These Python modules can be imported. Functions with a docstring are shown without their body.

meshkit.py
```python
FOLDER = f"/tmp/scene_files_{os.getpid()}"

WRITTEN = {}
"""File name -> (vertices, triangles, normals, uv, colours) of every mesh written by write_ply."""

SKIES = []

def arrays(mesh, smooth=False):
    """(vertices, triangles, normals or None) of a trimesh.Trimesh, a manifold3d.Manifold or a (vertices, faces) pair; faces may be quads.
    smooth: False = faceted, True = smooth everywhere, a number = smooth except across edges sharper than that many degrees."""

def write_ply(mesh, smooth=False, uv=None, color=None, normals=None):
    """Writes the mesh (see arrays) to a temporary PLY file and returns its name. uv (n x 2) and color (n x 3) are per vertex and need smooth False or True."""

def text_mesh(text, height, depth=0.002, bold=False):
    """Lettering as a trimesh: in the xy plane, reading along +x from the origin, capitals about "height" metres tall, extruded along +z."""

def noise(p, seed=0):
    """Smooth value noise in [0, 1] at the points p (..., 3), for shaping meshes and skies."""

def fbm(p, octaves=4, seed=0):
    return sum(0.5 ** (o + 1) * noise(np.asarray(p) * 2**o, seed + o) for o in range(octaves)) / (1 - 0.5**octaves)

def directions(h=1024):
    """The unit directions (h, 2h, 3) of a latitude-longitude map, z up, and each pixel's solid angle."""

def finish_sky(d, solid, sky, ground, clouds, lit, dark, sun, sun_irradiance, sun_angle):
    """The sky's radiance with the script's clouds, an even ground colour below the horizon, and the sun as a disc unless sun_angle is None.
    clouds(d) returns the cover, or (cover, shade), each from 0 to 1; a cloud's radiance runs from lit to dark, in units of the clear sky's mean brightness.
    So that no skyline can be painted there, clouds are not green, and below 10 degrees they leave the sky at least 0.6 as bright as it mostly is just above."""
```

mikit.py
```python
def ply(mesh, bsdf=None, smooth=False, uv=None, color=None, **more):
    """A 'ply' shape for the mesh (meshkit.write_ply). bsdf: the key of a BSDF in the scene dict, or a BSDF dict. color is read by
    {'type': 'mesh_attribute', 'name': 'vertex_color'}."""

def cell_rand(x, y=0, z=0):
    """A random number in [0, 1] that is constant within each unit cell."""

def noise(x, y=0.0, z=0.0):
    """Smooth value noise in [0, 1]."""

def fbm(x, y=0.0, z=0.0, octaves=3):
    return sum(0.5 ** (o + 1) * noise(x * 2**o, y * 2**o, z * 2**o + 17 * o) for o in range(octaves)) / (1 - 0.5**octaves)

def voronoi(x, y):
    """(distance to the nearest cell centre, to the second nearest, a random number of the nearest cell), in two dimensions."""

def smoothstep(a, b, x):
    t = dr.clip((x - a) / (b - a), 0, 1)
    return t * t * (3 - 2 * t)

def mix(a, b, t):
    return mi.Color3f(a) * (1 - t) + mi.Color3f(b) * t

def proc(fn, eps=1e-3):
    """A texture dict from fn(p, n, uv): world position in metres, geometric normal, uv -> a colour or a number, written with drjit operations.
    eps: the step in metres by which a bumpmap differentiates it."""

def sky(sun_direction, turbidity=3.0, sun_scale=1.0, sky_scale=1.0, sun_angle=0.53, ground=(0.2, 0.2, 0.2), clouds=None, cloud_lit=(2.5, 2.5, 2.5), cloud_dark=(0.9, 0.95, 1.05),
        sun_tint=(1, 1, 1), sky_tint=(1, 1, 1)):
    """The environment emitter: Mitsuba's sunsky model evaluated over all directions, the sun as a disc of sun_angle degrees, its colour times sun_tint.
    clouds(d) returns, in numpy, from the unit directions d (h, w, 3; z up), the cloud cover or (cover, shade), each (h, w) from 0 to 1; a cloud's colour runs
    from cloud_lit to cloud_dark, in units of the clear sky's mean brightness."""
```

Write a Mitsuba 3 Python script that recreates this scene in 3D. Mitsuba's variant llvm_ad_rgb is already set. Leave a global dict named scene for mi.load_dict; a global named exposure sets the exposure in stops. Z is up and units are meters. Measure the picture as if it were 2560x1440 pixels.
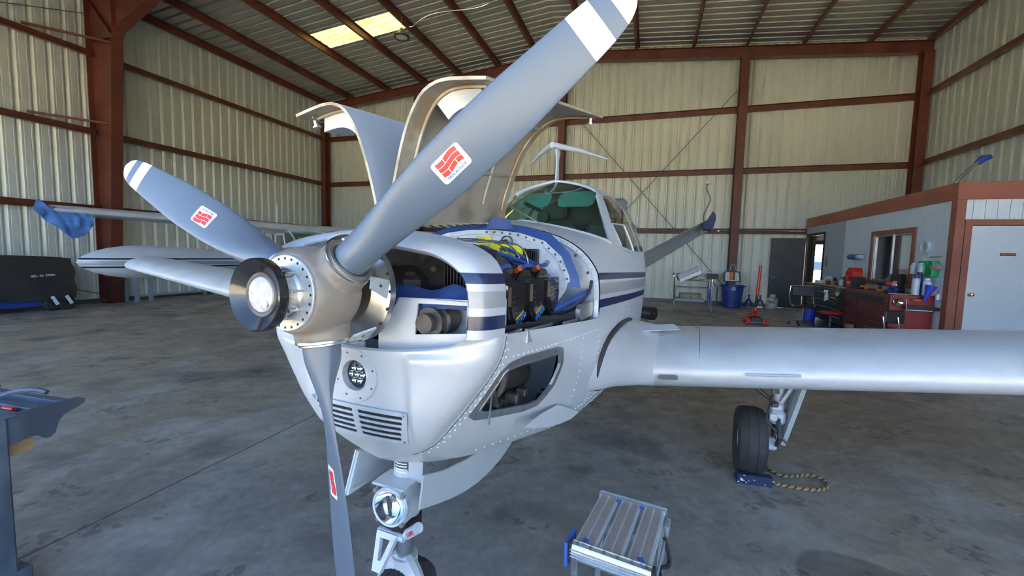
import math, random
import numpy as np, trimesh, shapely, shapely.geometry as sg, shapely.affinity as sa
import drjit as dr
import mitsuba as mi
import manifold3d as m3
import mikit, meshkit
from mikit import proc, noise, fbm, smoothstep, mix, voronoi
T = mi.ScalarTransform4f
scene, labels, place = {'type': 'scene'}, {}, {}
random.seed(5); RNG = np.random.default_rng(7)
PI = math.pi
# ---------------------------------------------------------------- camera, sky, sun, exposure
F_PX, YAW, PITCH, ROLL, EYE = 1050.9067, 0.3104, 0.0804, -0.0236, (0.0, 0.0, 1.5433)
_f = np.array([-math.sin(YAW)*math.cos(PITCH), math.cos(YAW)*math.cos(PITCH), -math.sin(PITCH)])
_r = np.array([math.cos(YAW), math.sin(YAW), 0.0]); _d = np.cross(_f, _r)
_dn = -math.sin(ROLL)*_r + math.cos(ROLL)*_d
scene['camera'] = {'type': 'perspective', 'fov': 2*math.degrees(math.atan(1280/F_PX)), 'fov_axis': 'x', 'near_clip': 0.05, 'far_clip': 500.0,
    'to_world': T().look_at(origin=list(EYE), target=list(np.array(EYE)+_f), up=list(-_dn))}
SUN = np.array([0.48, 0.14, 0.87]); SUN /= np.linalg.norm(SUN)
scene['sky'] = mikit.sky(list(SUN), turbidity=2.6, sun_scale=0.0, sky_scale=17.0, ground=(0.3, 0.29, 0.27), sky_tint=(1.04, 1.0, 0.98))
scene['sun'] = {'type': 'directional', 'direction': list(-SUN), 'irradiance': {'type': 'rgb', 'value': [33.0, 29.5, 23.5]}}
exposure = 0.28
# ---------------------------------------------------------------- helpers
def numbered(key):
    if key not in labels and key not in scene and not any(k.startswith(key+'__') for k in scene): return key
    i = 1
    while True:
        k = f'{key}_{i:03d}'
        if k not in labels and k not in scene: return k
        i += 1
def thing(name, label, cat, xf=None, group=None):
    k = numbered(name); labels[k] = {'label': label, 'category': cat}
    if group: labels[k]['group'] = group
    place[k] = np.eye(4) if xf is None else xf
    return k
_cnt = {}
def obj(name, mesh, mat, parent=None, smooth=30, xf=None, label=None, kind=None, uv=None, color=None, flip=False):
    base = f'{parent}__{name}' if parent else name
    n = _cnt.get(base, -1) + 1; k = base if n == 0 else f'{base}_{n:03d}'
    while k in scene or (k in labels and not parent): n += 1; k = f'{base}_{n:03d}'
    _cnt[base] = n
    if hasattr(mesh, 'to_mesh'):
        mm = mesh.to_mesh(); mesh = trimesh.Trimesh(np.array(mm.vert_properties[:, :3]), np.array(mm.tri_verts), process=False)
    if isinstance(mesh, (list, tuple)) and len(mesh) and isinstance(mesh[0], trimesh.Trimesh): mesh = trimesh.util.concatenate(list(mesh))
    p = place.get(parent if parent in place else (parent or '').split('__')[0], None)
    m = mesh.copy()
    if xf is not None: m.apply_transform(xf)
    if p is not None: m.apply_transform(p)
    scene[k] = mikit.ply(m, mat, smooth=smooth, uv=uv, color=color)
    if label or kind: labels[k] = {}
    if label: labels[k]['label'] = label
    if kind: labels[k]['kind'] = kind
    place[k] = p if p is not None else np.eye(4)
    return k
def single(name, mesh, mat, label, cat, smooth=30, xf=None, group=None, kind=None):
    k = obj(name, mesh, mat, None, smooth, xf); labels[k] = {'label': label, 'category': cat}
    if group: labels[k]['group'] = group
    if kind: labels[k]['kind'] = kind
    return k
def struct(name, mesh, mat, smooth=30, parent=None):
    k = obj(name, mesh, mat, parent, smooth)
    if parent is None: labels[k] = {'kind': 'structure'}
    return k
def xform(loc=(0, 0, 0), rz=0, rx=0, ry=0):
    m = trimesh.transformations.euler_matrix(rx, ry, rz, 'sxyz'); m[:3, 3] = loc; return m
def frame(o, x, y, z):
    m = np.eye(4); m[:3, 0] = x; m[:3, 1] = y; m[:3, 2] = z; m[:3, 3] = o; return m
def unit(v): v = np.asarray(v, float); return v/np.linalg.norm(v)
def axis_frame(o, z, up=(0, 0, 1)):
    z = unit(z); x = np.cross(up, z)
    if np.linalg.norm(x) < 1e-6: x = np.array([1.0, 0, 0])
    x = unit(x); return frame(o, x, np.cross(z, x), z)
def bx(c, s, b=0.0, xf=None):
    """box: centre, size, chamfer b"""
    c = np.asarray(c, float); h = np.asarray(s, float)/2
    if b <= 0: m = trimesh.creation.box(extents=2*h); m.apply_translation(c)
    else:
        b = min(b, 0.49*2*h.min()/1.0)
        pts = []
        for sx in (-1, 1):
            for sy in (-1, 1):
                for sz in (-1, 1):
                    for k in range(3):
                        q = h.copy()
                        for j in range(3):
                            if j != k: q[j] -= b
                        pts.append(q*[sx, sy, sz])
        m = trimesh.convex.convex_hull(np.array(pts)); m.apply_translation(c)
    if xf is not None: m.apply_transform(xf)
    return m
def bb(x0, x1, y0, y1, z0, z1, b=0.0): return bx(((x0+x1)/2, (y0+y1)/2, (z0+z1)/2), (abs(x1-x0), abs(y1-y0), abs(z1-z0)), b)
def cyl(p0, p1, r, n=20, r2=None, cap=True):
    p0 = np.asarray(p0, float); p1 = np.asarray(p1, float); d = p1-p0; L = np.linalg.norm(d)
    return lathe([(0, 0), (r, 0), (r if r2 is None else r2, L), (0, L)] if cap else [(r, 0), (r if r2 is None else r2, L)], n, axis_frame(p0, d))
def lathe(prof, n=32, xf=None, a0=0.0, a1=2*PI):
    """prof: (r, z) pairs; revolve about z"""
    full = abs(a1-a0-2*PI) < 1e-6; cnt = n if full else n+1
    a = a0+(a1-a0)*np.arange(cnt)/n
    V = np.array([[r*math.cos(t), r*math.sin(t), z] for r, z in prof for t in a]); P = len(prof); Fq = []
    for i in range(P-1):
        for j in range(n):
            k = (j+1) % cnt; A, B, C, D = i*cnt+j, i*cnt+k, (i+1)*cnt+k, (i+1)*cnt+j
            if prof[i][0] > 1e-9: Fq.append((A, B, C))
            if prof[i+1][0] > 1e-9 or prof[i][0] <= 1e-9: Fq.append((A, C, D))
    m = trimesh.Trimesh(V, np.array(Fq), process=False)
    if xf is not None: m.apply_transform(xf)
    return m
def grid(P, cu=False, cv=False):
    """surface from a (n, m, 3) array of points; cu/cv close the loops"""
    P = np.asarray(P, float); n, m = P.shape[:2]; Fq = []
    for i in range(n if cu else n-1):
        for j in range(m if cv else m-1):
            a, b, c, d = i*m+j, i*m+(j+1) % m, ((i+1) % n)*m+(j+1) % m, ((i+1) % n)*m+j
            Fq += [(a, b, c), (a, c, d)]
    return trimesh.Trimesh(P.reshape(-1, 3), np.array(Fq), process=False)
def loft(rings, cap=True):
    m = grid(rings, cv=True); out = [m]
    if cap:
        for r, s in ((rings[0], 1), (rings[-1], -1)):
            r = np.asarray(r); c = r.mean(0); n = len(r)
            out.append(trimesh.Trimesh(np.vstack([r, c]), [((j+1) % n, j, n) if s > 0 else (j, (j+1) % n, n) for j in range(n)], process=False))
    return trimesh.util.concatenate(out)
def spline(pts, n=8):
    from scipy.interpolate import CubicSpline
    p = np.asarray(pts, float)
    if len(p) < 3: return p
    t = np.r_[0, np.cumsum(np.linalg.norm(np.diff(p, axis=0), axis=1))]
    return CubicSpline(t, p)(np.linspace(0, t[-1], n*(len(p)-1)+1))
def tube(pts, r, n=8, smooth=0, closed=False):
    p = spline(pts, smooth) if smooth else np.asarray(pts, float)
    rr = np.broadcast_to(r, (len(p),)) if np.ndim(r) == 0 else np.interp(np.linspace(0, 1, len(p)), np.linspace(0, 1, len(r)), r)
    t = np.gradient(p, axis=0); t /= np.linalg.norm(t, axis=1, keepdims=True)+1e-12
    u = np.cross(t[0], [0, 0, 1.0]); u = np.cross(t[0], [1.0, 0, 0]) if np.linalg.norm(u) < 1e-3 else u; rings = []
    a = np.arange(n)*2*PI/n
    for i in range(len(p)):
        u = u-t[i]*(u@t[i]); u /= np.linalg.norm(u); w = np.cross(t[i], u)
        rings.append(p[i]+rr[i]*(np.cos(a)[:, None]*u+np.sin(a)[:, None]*w))
    return loft(rings)
def poly(pts): return sg.Polygon(pts)
def rrect(w, h, r, cx=0, cy=0):
    return sg.box(cx-w/2+r, cy-h/2+r, cx+w/2-r, cy+h/2-r).buffer(r, quad_segs=5)
def ext(p, d, xf=None, z0=0.0):
    gs = getattr(p, 'geoms', [p]); ms = [trimesh.creation.extrude_polygon(g, d, engine='earcut') for g in gs]
    m = trimesh.util.concatenate(ms); m.apply_translation((0, 0, z0))
    if xf is not None: m.apply_transform(xf)
    return m
def cat(*ms):
    o = []
    for m in ms: o += list(m) if isinstance(m, (list, tuple)) else [m]
    return trimesh.util.concatenate(o)
def tf(m, xf): m = m.copy(); m.apply_transform(xf); return m
def mirror_y(m): m = m.copy(); m.vertices[:, 1] *= -1; m.invert(); return m
def text(s, h, xf, depth=0.001, bold=False, center=True):
    m = meshkit.text_mesh(s, h, depth, bold)
    if center: b = m.bounds; m.apply_translation((-(b[0, 0]+b[1, 0])/2, -(b[0, 1]+b[1, 1])/2, 0))
    m.apply_transform(xf); return m
# ---------------------------------------------------------------- materials
def rgb(c): return {'type': 'rgb', 'value': list(c)}
def mat(key, col, rough=0.5, metal=0.0, spec=0.5, coat=0.0, cr=0.05, bump=None, bs=0.002, **kw):
    d = {'type': 'principled', 'base_color': col if isinstance(col, dict) else rgb(col), 'roughness': rough, 'metallic': metal, 'specular': spec}
    if coat: d['clearcoat'] = coat; d['clearcoat_gloss'] = 1-cr
    d.update(kw)
    if bump is not None: d = {'type': 'bumpmap', 'arbitrary': proc(bump), 'bsdf': d, 'scale': bs}
    scene[key] = {'type': 'twosided', 'bsdf': d}
    return key
def blotch(a, b, s, lo=.35, hi=.65, seed=0.0, oct=3):
    return proc(lambda p, n, uv: mix(a, b, smoothstep(lo, hi, fbm(p.x*s+seed, p.y*s, p.z*s, oct))))
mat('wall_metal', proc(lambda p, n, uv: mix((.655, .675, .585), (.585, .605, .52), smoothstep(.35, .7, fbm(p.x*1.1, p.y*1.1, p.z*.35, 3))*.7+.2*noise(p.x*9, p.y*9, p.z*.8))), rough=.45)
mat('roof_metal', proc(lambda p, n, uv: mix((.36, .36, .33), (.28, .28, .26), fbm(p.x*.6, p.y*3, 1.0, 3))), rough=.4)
mat('red_steel', proc(lambda p, n, uv: mix((.082, .0195, .012), (.056, .0135, .009), smoothstep(.3, .7, fbm(p.x*2, p.y*2, p.z*1.3, 3)))), rough=.5)
mat('brown_trim', blotch((.24, .085, .06), (.20, .07, .05), 2.0), rough=.6)
scene['skylight_panel'] = {'type': 'principledthin', 'base_color': proc(lambda p, n, uv: mix((.80, .66, .20), (.5, .38, .09), smoothstep(.55, .75, noise(p.x*2.2, p.y*22, 3.0)))), 'roughness': .6, 'diff_trans': 0.8, 'spec_trans': 0.0}
def floor_col(p, n, uv):
    a = fbm(p.x*.55+3.1, p.y*.55, 0.0, 3); b = fbm(p.x*2.1+.8*p.y, p.y*1.3-.5*p.x, 4.0, 3); c = fbm(p.x*9-4*p.y, p.y*6, 9.0, 2)
    col = mix((.215, .202, .178), (.27, .232, .175), smoothstep(.42, .68, a))
    col = mix(col, (.35, .33, .29), smoothstep(.5, .78, b)*.6)
    col = mix(col, (.12, .117, .113), smoothstep(.56, .8, fbm(p.x*1.3+9, p.y*1.7, 2.0, 3))*.75)
    s_ = fbm((p.x+.45*p.y)*2.2, (p.y-.45*p.x)*13, 5.0, 3); col = col*(.78+.26*c+.2*s_)
    w = fbm(p.x*4, p.y*4, 3.0, 2)*.09
    g = fbm(p.x*31+6*p.y, p.y*27, 7.0, 3); h_ = fbm(p.x*6.5+2*c, p.y*6.5-2*b, 12.0, 4)
    col = col*(.85+.30*g)
    col = mix(col, (.10, .098, .095), smoothstep(.60, .72, h_)*.22); col = mix(col, (.42, .41, .39), smoothstep(.36, .27, h_)*.14)
    k_ = fbm(p.x*3.1-p.y, p.y*4.5, 21.0, 4); col = mix(col, (.05, .05, .05), smoothstep(.64, .71, k_)*smoothstep(.45, .6, g)*.5)
    v1, v2, r = voronoi(p.x*1.1+w*3, p.y*1.1)
    spot = smoothstep(.13+.1*r, .04, v1+w*1.6)*smoothstep(.72, .80, r)
    col = mix(col, (.055, .052, .05), spot*.75)
    v1, v2, r = voronoi(p.x*4.3+5+w*5, p.y*4.3)
    col = mix(col, (.06, .057, .055), smoothstep(.16, .05, v1+w*1.5)*smoothstep(.80, .86, r)*.7)
    puddle = smoothstep(.56, .52, dr.sqrt(dr.square((p.x-1.28+.55*(p.y-2.05))/.42)+dr.square((p.y-2.05+.1*w)/.55))*.55+w*.5)
    col = mix(col, col*.5, puddle*.85)
    col = mix(col, (.02, .02, .02), smoothstep(.007, .003, dr.abs(p.x+2.87+.02*(p.y-2)+.006*noise(p.y*9, 1.0)))*.9)
    return col
mat('concrete', proc(floor_col), rough=.5, spec=.4, bump=lambda p, n, uv: fbm(p.x*14, p.y*14, 0.0, 3), bs=.004)
mat('apron', blotch((.58, .52, .38), (.50, .447, .33), .8), rough=.9)
# ---------------------------------------------------------------- the hangar
XL, XR, YF, YB, XM = -13.96, 7.52, -0.9, 15.83, -3.2
def zr(x): return 8.82-.089*abs(x-XM)
RIB = [(0, 0), (.055, 0), (.062, .004), (.073, 0), (.100, 0), (.117, .046), (.148, .046), (.200, 0), (.227, 0), (.238, .004), (.249, 0), (.3048, 0)]
PROF = [(k*.3048+a, b) for k in range(3) for a, b in RIB[:-1]]+[(.9144, 0)]
def wall_panels(name, p0, dirv, outv, length, ztop, holes=()):
    dirv = np.array(dirv, float); outv = np.array(outv, float); n = int(math.ceil(length/.9144))
    for i in range(n):
        pts = [(i*.9144+a, b) for a, b in PROF if i*.9144+a <= length+1e-6]
        if len(pts) < 2: continue
        base = [np.array(p0)+dirv*a+outv*b for a, b in pts]; cols = []
        def sheet(z0f, z1f):
            g = np.array([[np.r_[q[:2], z0f(q)] for q in base], [np.r_[q[:2], z1f(q)] for q in base]]); return grid(g)
        a0 = i*.9144; seg = [(0.0, None)]
        hz = [h for h in holes if h[0]-.46 < a0+.4572 < h[1]+.46]
        m = sheet(lambda q: 0.0, lambda q: ztop(q)) if not hz else cat([sheet(lambda q: 0.0, lambda q: hz[0][2])] if hz[0][2] > .01 else [], sheet(lambda q: hz[0][3], lambda q: ztop(q)))
        obj('panel', m, 'wall_metal', name, smooth=False)
struct('floor', bb(-14.3, 8.0, YF, 16.3, -.2, 0), 'concrete')
struct('ground_outside', cat(bb(-70, 60, -90, YF, -.22, -.02), bb(-70, 60, 16.3, 90, -.22, -.02), bb(-70, -14.3, YF, 16.3, -.22, -.02), bb(8.0, 60, YF, 16.3, -.22, -.02)), 'apron')
zt = lambda q: zr(q[0])+.26
BACKDOOR = (4.95, 5.87, 0.0, 2.08)
for nm, p0, dv, ov, L, holes in (('wall_back', (XL, YB, 0), (1, 0, 0), (0, 1, 0), XR-XL, [(BACKDOOR[0]-XL, BACKDOOR[1]-XL, 0, 2.08)]),
                          ('wall_left', (XL, YF, 0), (0, 1, 0), (-1, 0, 0), YB-YF, ()),
                          ('wall_right', (XR, YF, 0), (0, 1, 0), (1, 0, 0), YB-YF, ())):
    labels[nm] = {'kind': 'structure'}
    wall_panels(nm, p0, dv, ov, L, zt, holes)
labels['wall_front'] = {'kind': 'structure'}
DOOR_H = 5.4
for i in range(24):
    x0, x1 = XL+i*.9144, min(XL+(i+1)*.9144, XR)
    if x1-x0 < .05: continue
    obj('panel', bb(x0, x1-.004, YF-.05, YF, DOOR_H, zr((x0+x1)/2)+.25), 'wall_metal', 'wall_front', smooth=False)
obj('door_header', bb(XL, XR, YF, YF+.3, DOOR_H-.35, DOOR_H), 'red_steel', 'wall_front')
# roof sheets: ribs run down the slope (along X)
labels['ceiling'] = {'kind': 'structure'}
SKY = (-10.6, -7.5)
RRIB = [(0, 0), (.10, 0), (.115, .075), (.16, .075), (.188, 0)]
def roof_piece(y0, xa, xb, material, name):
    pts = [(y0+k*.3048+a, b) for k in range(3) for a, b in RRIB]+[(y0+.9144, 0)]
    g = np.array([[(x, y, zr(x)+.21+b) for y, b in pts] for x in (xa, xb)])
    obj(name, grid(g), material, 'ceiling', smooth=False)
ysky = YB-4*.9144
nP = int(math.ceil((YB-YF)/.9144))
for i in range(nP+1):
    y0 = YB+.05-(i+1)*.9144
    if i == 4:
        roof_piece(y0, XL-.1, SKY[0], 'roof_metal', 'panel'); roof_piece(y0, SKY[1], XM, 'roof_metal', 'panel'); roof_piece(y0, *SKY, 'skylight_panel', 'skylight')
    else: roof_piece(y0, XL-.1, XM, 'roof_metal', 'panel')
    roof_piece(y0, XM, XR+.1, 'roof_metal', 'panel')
labels['ceiling__skylight'] = {'label': 'translucent yellow skylight panel'}
def zee(L, h=.2, w=.07, t=.008):
    """Z section along x, height along z, flanges along y"""
    return cat(bx((L/2, 0, h/2), (L, t, h)), bx((L/2, w/2, t/2), (L, w, t)), bx((L/2, -w/2, h-t/2), (L, w, t)))
frame_k = thing('steel_frame', 'red-brown primed steel frame of columns, girts, rafters and purlins lining the hangar walls and roof', 'steel frame')
labels[frame_k] = {'kind': 'structure'}
def run(p0, p1, h=.2, w=.07, side=1):
    p0 = np.array(p0, float); p1 = np.array(p1, float); L = np.linalg.norm(p1-p0); x = unit(p1-p0)
    m = zee(L, h, w*side); return tf(m, frame(p0, x, np.cross([0, 0, 1], x), np.cross(x, np.cross([0, 0, 1], x))))
PUR = [XL+.12, -12.5, -10.65, -8.95, -7.4, -5.75, -4.2, -2.4, -.68, 1.12, 2.7, 4.28, 5.98, XR-.1]
for x in PUR: obj('purlin', run((x, YF, zr(x)), (x, YB-.02, zr(x)), .205), 'red_steel', frame_k)
Z1, Z2, Z3 = 2.49, 4.46, 6.43
colx = [XL+.16, -9.15, XM, 2.66, XR-.2]
for z in (Z1, Z2, Z3):
    for a, b in zip(colx[:-1], colx[1:]): obj('girt', run((a, YB-.11, z-.1), (b, YB-.11, z-.1), .17, .09), 'red_steel', frame_k)
    for a, b in ((YF, 7.35), (7.55, YB)): obj('girt', run((XL+.11, a, z-.1), (XL+.11, b, z-.1), .17, .09, -1), 'red_steel', frame_k)
    obj('girt', run((XR-.11, YF, z-.1), (XR-.11, YB, z-.1), .17, .09), 'red_steel', frame_k)
obj('girt', run((-9.15, YB-.11, 7.55), (2.66, YB-.11, 7.55), .17, .09), 'red_steel', frame_k) if False else None
def hcol(x, y, w, d, z1, t=.012, along='x'):
    return cat(bb(x-w/2, x+w/2, y-d/2, y-d/2+t, 0, z1), bb(x-w/2, x+w/2, y+d/2-t, y+d/2, 0, z1), bb(x-t/2, x+t/2, y-d/2, y+d/2, 0, z1))
for i, x in enumerate(colx):
    obj('column', hcol(x, YB-.3, .24, .3, zr(x)-.3), 'red_steel', frame_k)
# end-wall rafter and the two rigid frames
def rafter(y, d0, t=.014, fl=.2, name='rafter'):
    for xa, xb in ((XL+.05, XM), (XM, XR-.05)):
        pts = [(xa, zr(xa)-d0), (xb, zr(xb)-d0), (xb, zr(xb)), (xa, zr(xa))]
        web = ext(poly(pts), t, frame((0, y, 0), (1, 0, 0), (0, 0, 1), (0, -1, 0)))
        dx = unit((xb-xa, 0, zr(xb)-zr(xa)))
        L = math.hypot(xb-xa, zr(xb)-zr(xa))
        def fl_(z): return tf(bx((L/2, 0, 0), (L, fl, t)), frame((xa, y, zr(xa)+z), dx, (0, 1, 0), np.cross(dx, (0, 1, 0))))
        obj(name, cat(web, fl_(-.007), fl_(-d0+.007)), 'red_steel', frame_k, smooth=False)
rafter(YB-.3, .34)
def rigid(yc):
    for s, xw in ((1, XL), (-1, XR)):
        X = lambda a: xw+s*a
        zt_ = zr(xw)
        pts = [(X(.0), 0), (X(.46), 0), (X(1.0), 6.72), (X(1.1), 6.9), (X(2.45), 7.47), (X(5.0), 7.75), (XM, zr(XM)-.62), (XM, zr(XM)), (xw, zt_)]
        web = ext(poly(pts), .014, frame((0, yc, 0), (1, 0, 0), (0, 0, 1), (0, -1, 0)))
        parts = [web]
        inner = pts[1:7]
        for a, b in list(zip(inner[:-1], inner[1:]))+[((xw+s*.01, 0), (xw+s*.01, zt_)), ((xw, zt_-.007), (XM, zr(XM)-.007))]:
            d = unit((b[0]-a[0], 0, b[1]-a[1])); L = math.hypot(b[0]-a[0], b[1]-a[1])
            parts.append(tf(bx((L/2, 0, 0), (L, .26, .016)), frame((a[0], yc, a[1]), d, (0, 1, 0), np.cross(d, (0, 1, 0)))))
        # knee stiffeners and base plate
        for a, b in (((X(.03), 6.72), (X(1.0), 6.72)), ((X(1.0), 6.72), (X(1.0), zr(X(1.0))-.02)), ((X(.03), zt_-.05), (X(1.0), 6.72))):
            d = unit((b[0]-a[0], 0, b[1]-a[1])); L = math.hypot(b[0]-a[0], b[1]-a[1])
            parts.append(tf(bx((L/2, 0, 0), (L, .22, .012)), frame((a[0], yc, a[1]), d, (0, 1, 0), np.cross(d, (0, 1, 0)))))
        parts.append(bb(*sorted((X(-.0), X(.52))), yc-.16, yc+.16, 0, .02))
        obj('rigid_frame', cat(*parts), 'red_steel', frame_k, smooth=False)
        # flange braces to the girts
        for z in (Z2, Z3):
            w = .46+.54*z/6.72
            p0 = np.array((X(w-.02), yc-.1, z+.12)); p1 = np.array((X(.12), yc-1.35, z+.1)); d = p1-p0
            obj('brace', cat(tf(bx((0, 0, np.linalg.norm(d)/2), (.05, .006, np.linalg.norm(d))), axis_frame(p0, d)), tf(bx((.022, .02, np.linalg.norm(d)/2), (.006, .05, np.linalg.norm(d))), axis_frame(p0, d))), 'red_steel', frame_k)
rigid(7.42)
mat('cable_steel', (.12, .12, .115), rough=.5, metal=.6)
for a, b in (((-13.9, 1.0, 5.1), (-13.75, 7.3, 7.35)), ((-13.9, 1.0, 2.3), (-13.72, 7.15, .25)), ((-3.1, YB-.2, 7.0), (2.5, YB-.2, .6)), ((-3.1, YB-.2, .6), (2.5, YB-.2, 7.0))):
    obj('brace_cable', tube([a, b], .011, 6), 'cable_steel', frame_k)
struct('trim_1', cat(bb(XL, XR, YB-.09, YB-.02, 0, .1), bb(XL+.02, XL+.09, YF, YB, 0, .1), bb(XR-.09, XR-.02, YF, YB, 0, .1)), 'cable_steel')
# ---------------------------------------------------------------- the airplane: local frame x forward (0 = propeller plane), y left, z up
PSI, HUB = -0.0982, np.array([-0.8789, 0.9572, 1.4271])
AO = np.array([HUB[0], HUB[1], 0.0]); AFW = np.array([math.sin(PSI), -math.cos(PSI), 0.0]); ALF = np.array([math.cos(PSI), math.sin(PSI), 0.0])
AIR = frame(AO, AFW, ALF, (0, 0, 1))
def loc(p):
    dx, dy = p.x-float(AO[0]), p.y-float(AO[1])
    return dx*float(AFW[0])+dy*float(AFW[1]), dx*float(ALF[0])+dy*float(ALF[1]), p.z
WHITE, NAVY, SILVER = (.47, .475, .47), (.004, .012, .055), (.235, .255, .275)
def livery(p, n, uv):
    x, y, z = loc(p)
    e = [1.4935+.0264*x, 1.464+.031*x, 1.4435+.028*x, 1.398+.037*x, 1.376+.0385*x, 1.337+.041*x]
    b = lambda i, j: smoothstep(e[i]+.0012, e[i]-.0012, z)*smoothstep(e[j]-.0012, e[j]+.0012, z)
    on = smoothstep(.2, .22, dr.abs(y))
    c = mix(WHITE, NAVY, (b(0, 1)+b(4, 5))*on)
    return mix(c, SILVER, b(2, 3)*on)
mat('livery', proc(livery), rough=.28, spec=.5, coat=.6, cr=.03)
def grime(p, n, uv):
    x, y, z = loc(p)
    return mix(WHITE, (.33, .30, .27), smoothstep(.45, .75, fbm(p.x*9, p.y*9, p.z*9, 3))*.55)
mat('white_paint', WHITE, rough=.28, coat=.6, cr=.03)
mat('white_matte', (.55, .56, .56), rough=.5)
mat('dirty_white', proc(grime), rough=.4)
mat('wing_paint', proc(lambda p, n, uv: mix((.54, .54, .53), (.46, .45, .43), smoothstep(.45, .8, fbm(p.x*3, p.y*3, p.z*3, 3)))), rough=.33, coat=.35, cr=.08)
mat('navy_paint', NAVY, rough=.5, spec=.25)
mat('inner_skin', proc(lambda p, n, uv: mix((.30, .285, .25), (.18, .165, .13), smoothstep(.4, .75, fbm(p.x*7, p.y*7, p.z*7, 3)))), rough=.55, metal=.25)
mat('rim_tan', blotch((.42, .37, .28), (.27, .21, .14), 12.0), rough=.5, metal=.2)
mat('aluminium', blotch((.52, .52, .51), (.40, .40, .39), 6.0), rough=.33, metal=.85)
mat('bare_metal', proc(lambda p, n, uv: mix((.60, .58, .55), (.38, .35, .30), smoothstep(.4, .75, fbm(p.x*8, p.y*8, p.z*8, 3)))), rough=.28, metal=.9)
mat('chrome', (.8, .8, .8), rough=.08, metal=1.0)
mat('hub_grey', proc(lambda p, n, uv: mix((.235, .215, .19), (.17, .152, .128), fbm(p.x*14, p.y*14, p.z*14, 3))), rough=.5, metal=.08)
mat('hub_white', blotch((.62, .62, .60), (.46, .45, .43), 16.0), rough=.35, metal=.3)
mat('dome_white', blotch((.40, .41, .42), (.30, .305, .31), 60.0), rough=.45, metal=.2)
mat('black_gloss', (.012, .012, .014), rough=.12, coat=1.0, cr=.02)
mat('black_rubber', blotch((.022, .022, .024), (.035, .034, .034), 8.0), rough=.75)
mat('black_part', (.018, .018, .02), rough=.45)
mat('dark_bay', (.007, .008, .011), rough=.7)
mat('blue_silicone', blotch((.022, .062, .22), (.015, .045, .165), 6.0), rough=.5)
mat('blue_hose', (.022, .06, .22), rough=.4)
mat('fin_metal', blotch((.035, .035, .036), (.02, .02, .02), 30.0), rough=.5, metal=.5)
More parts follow.
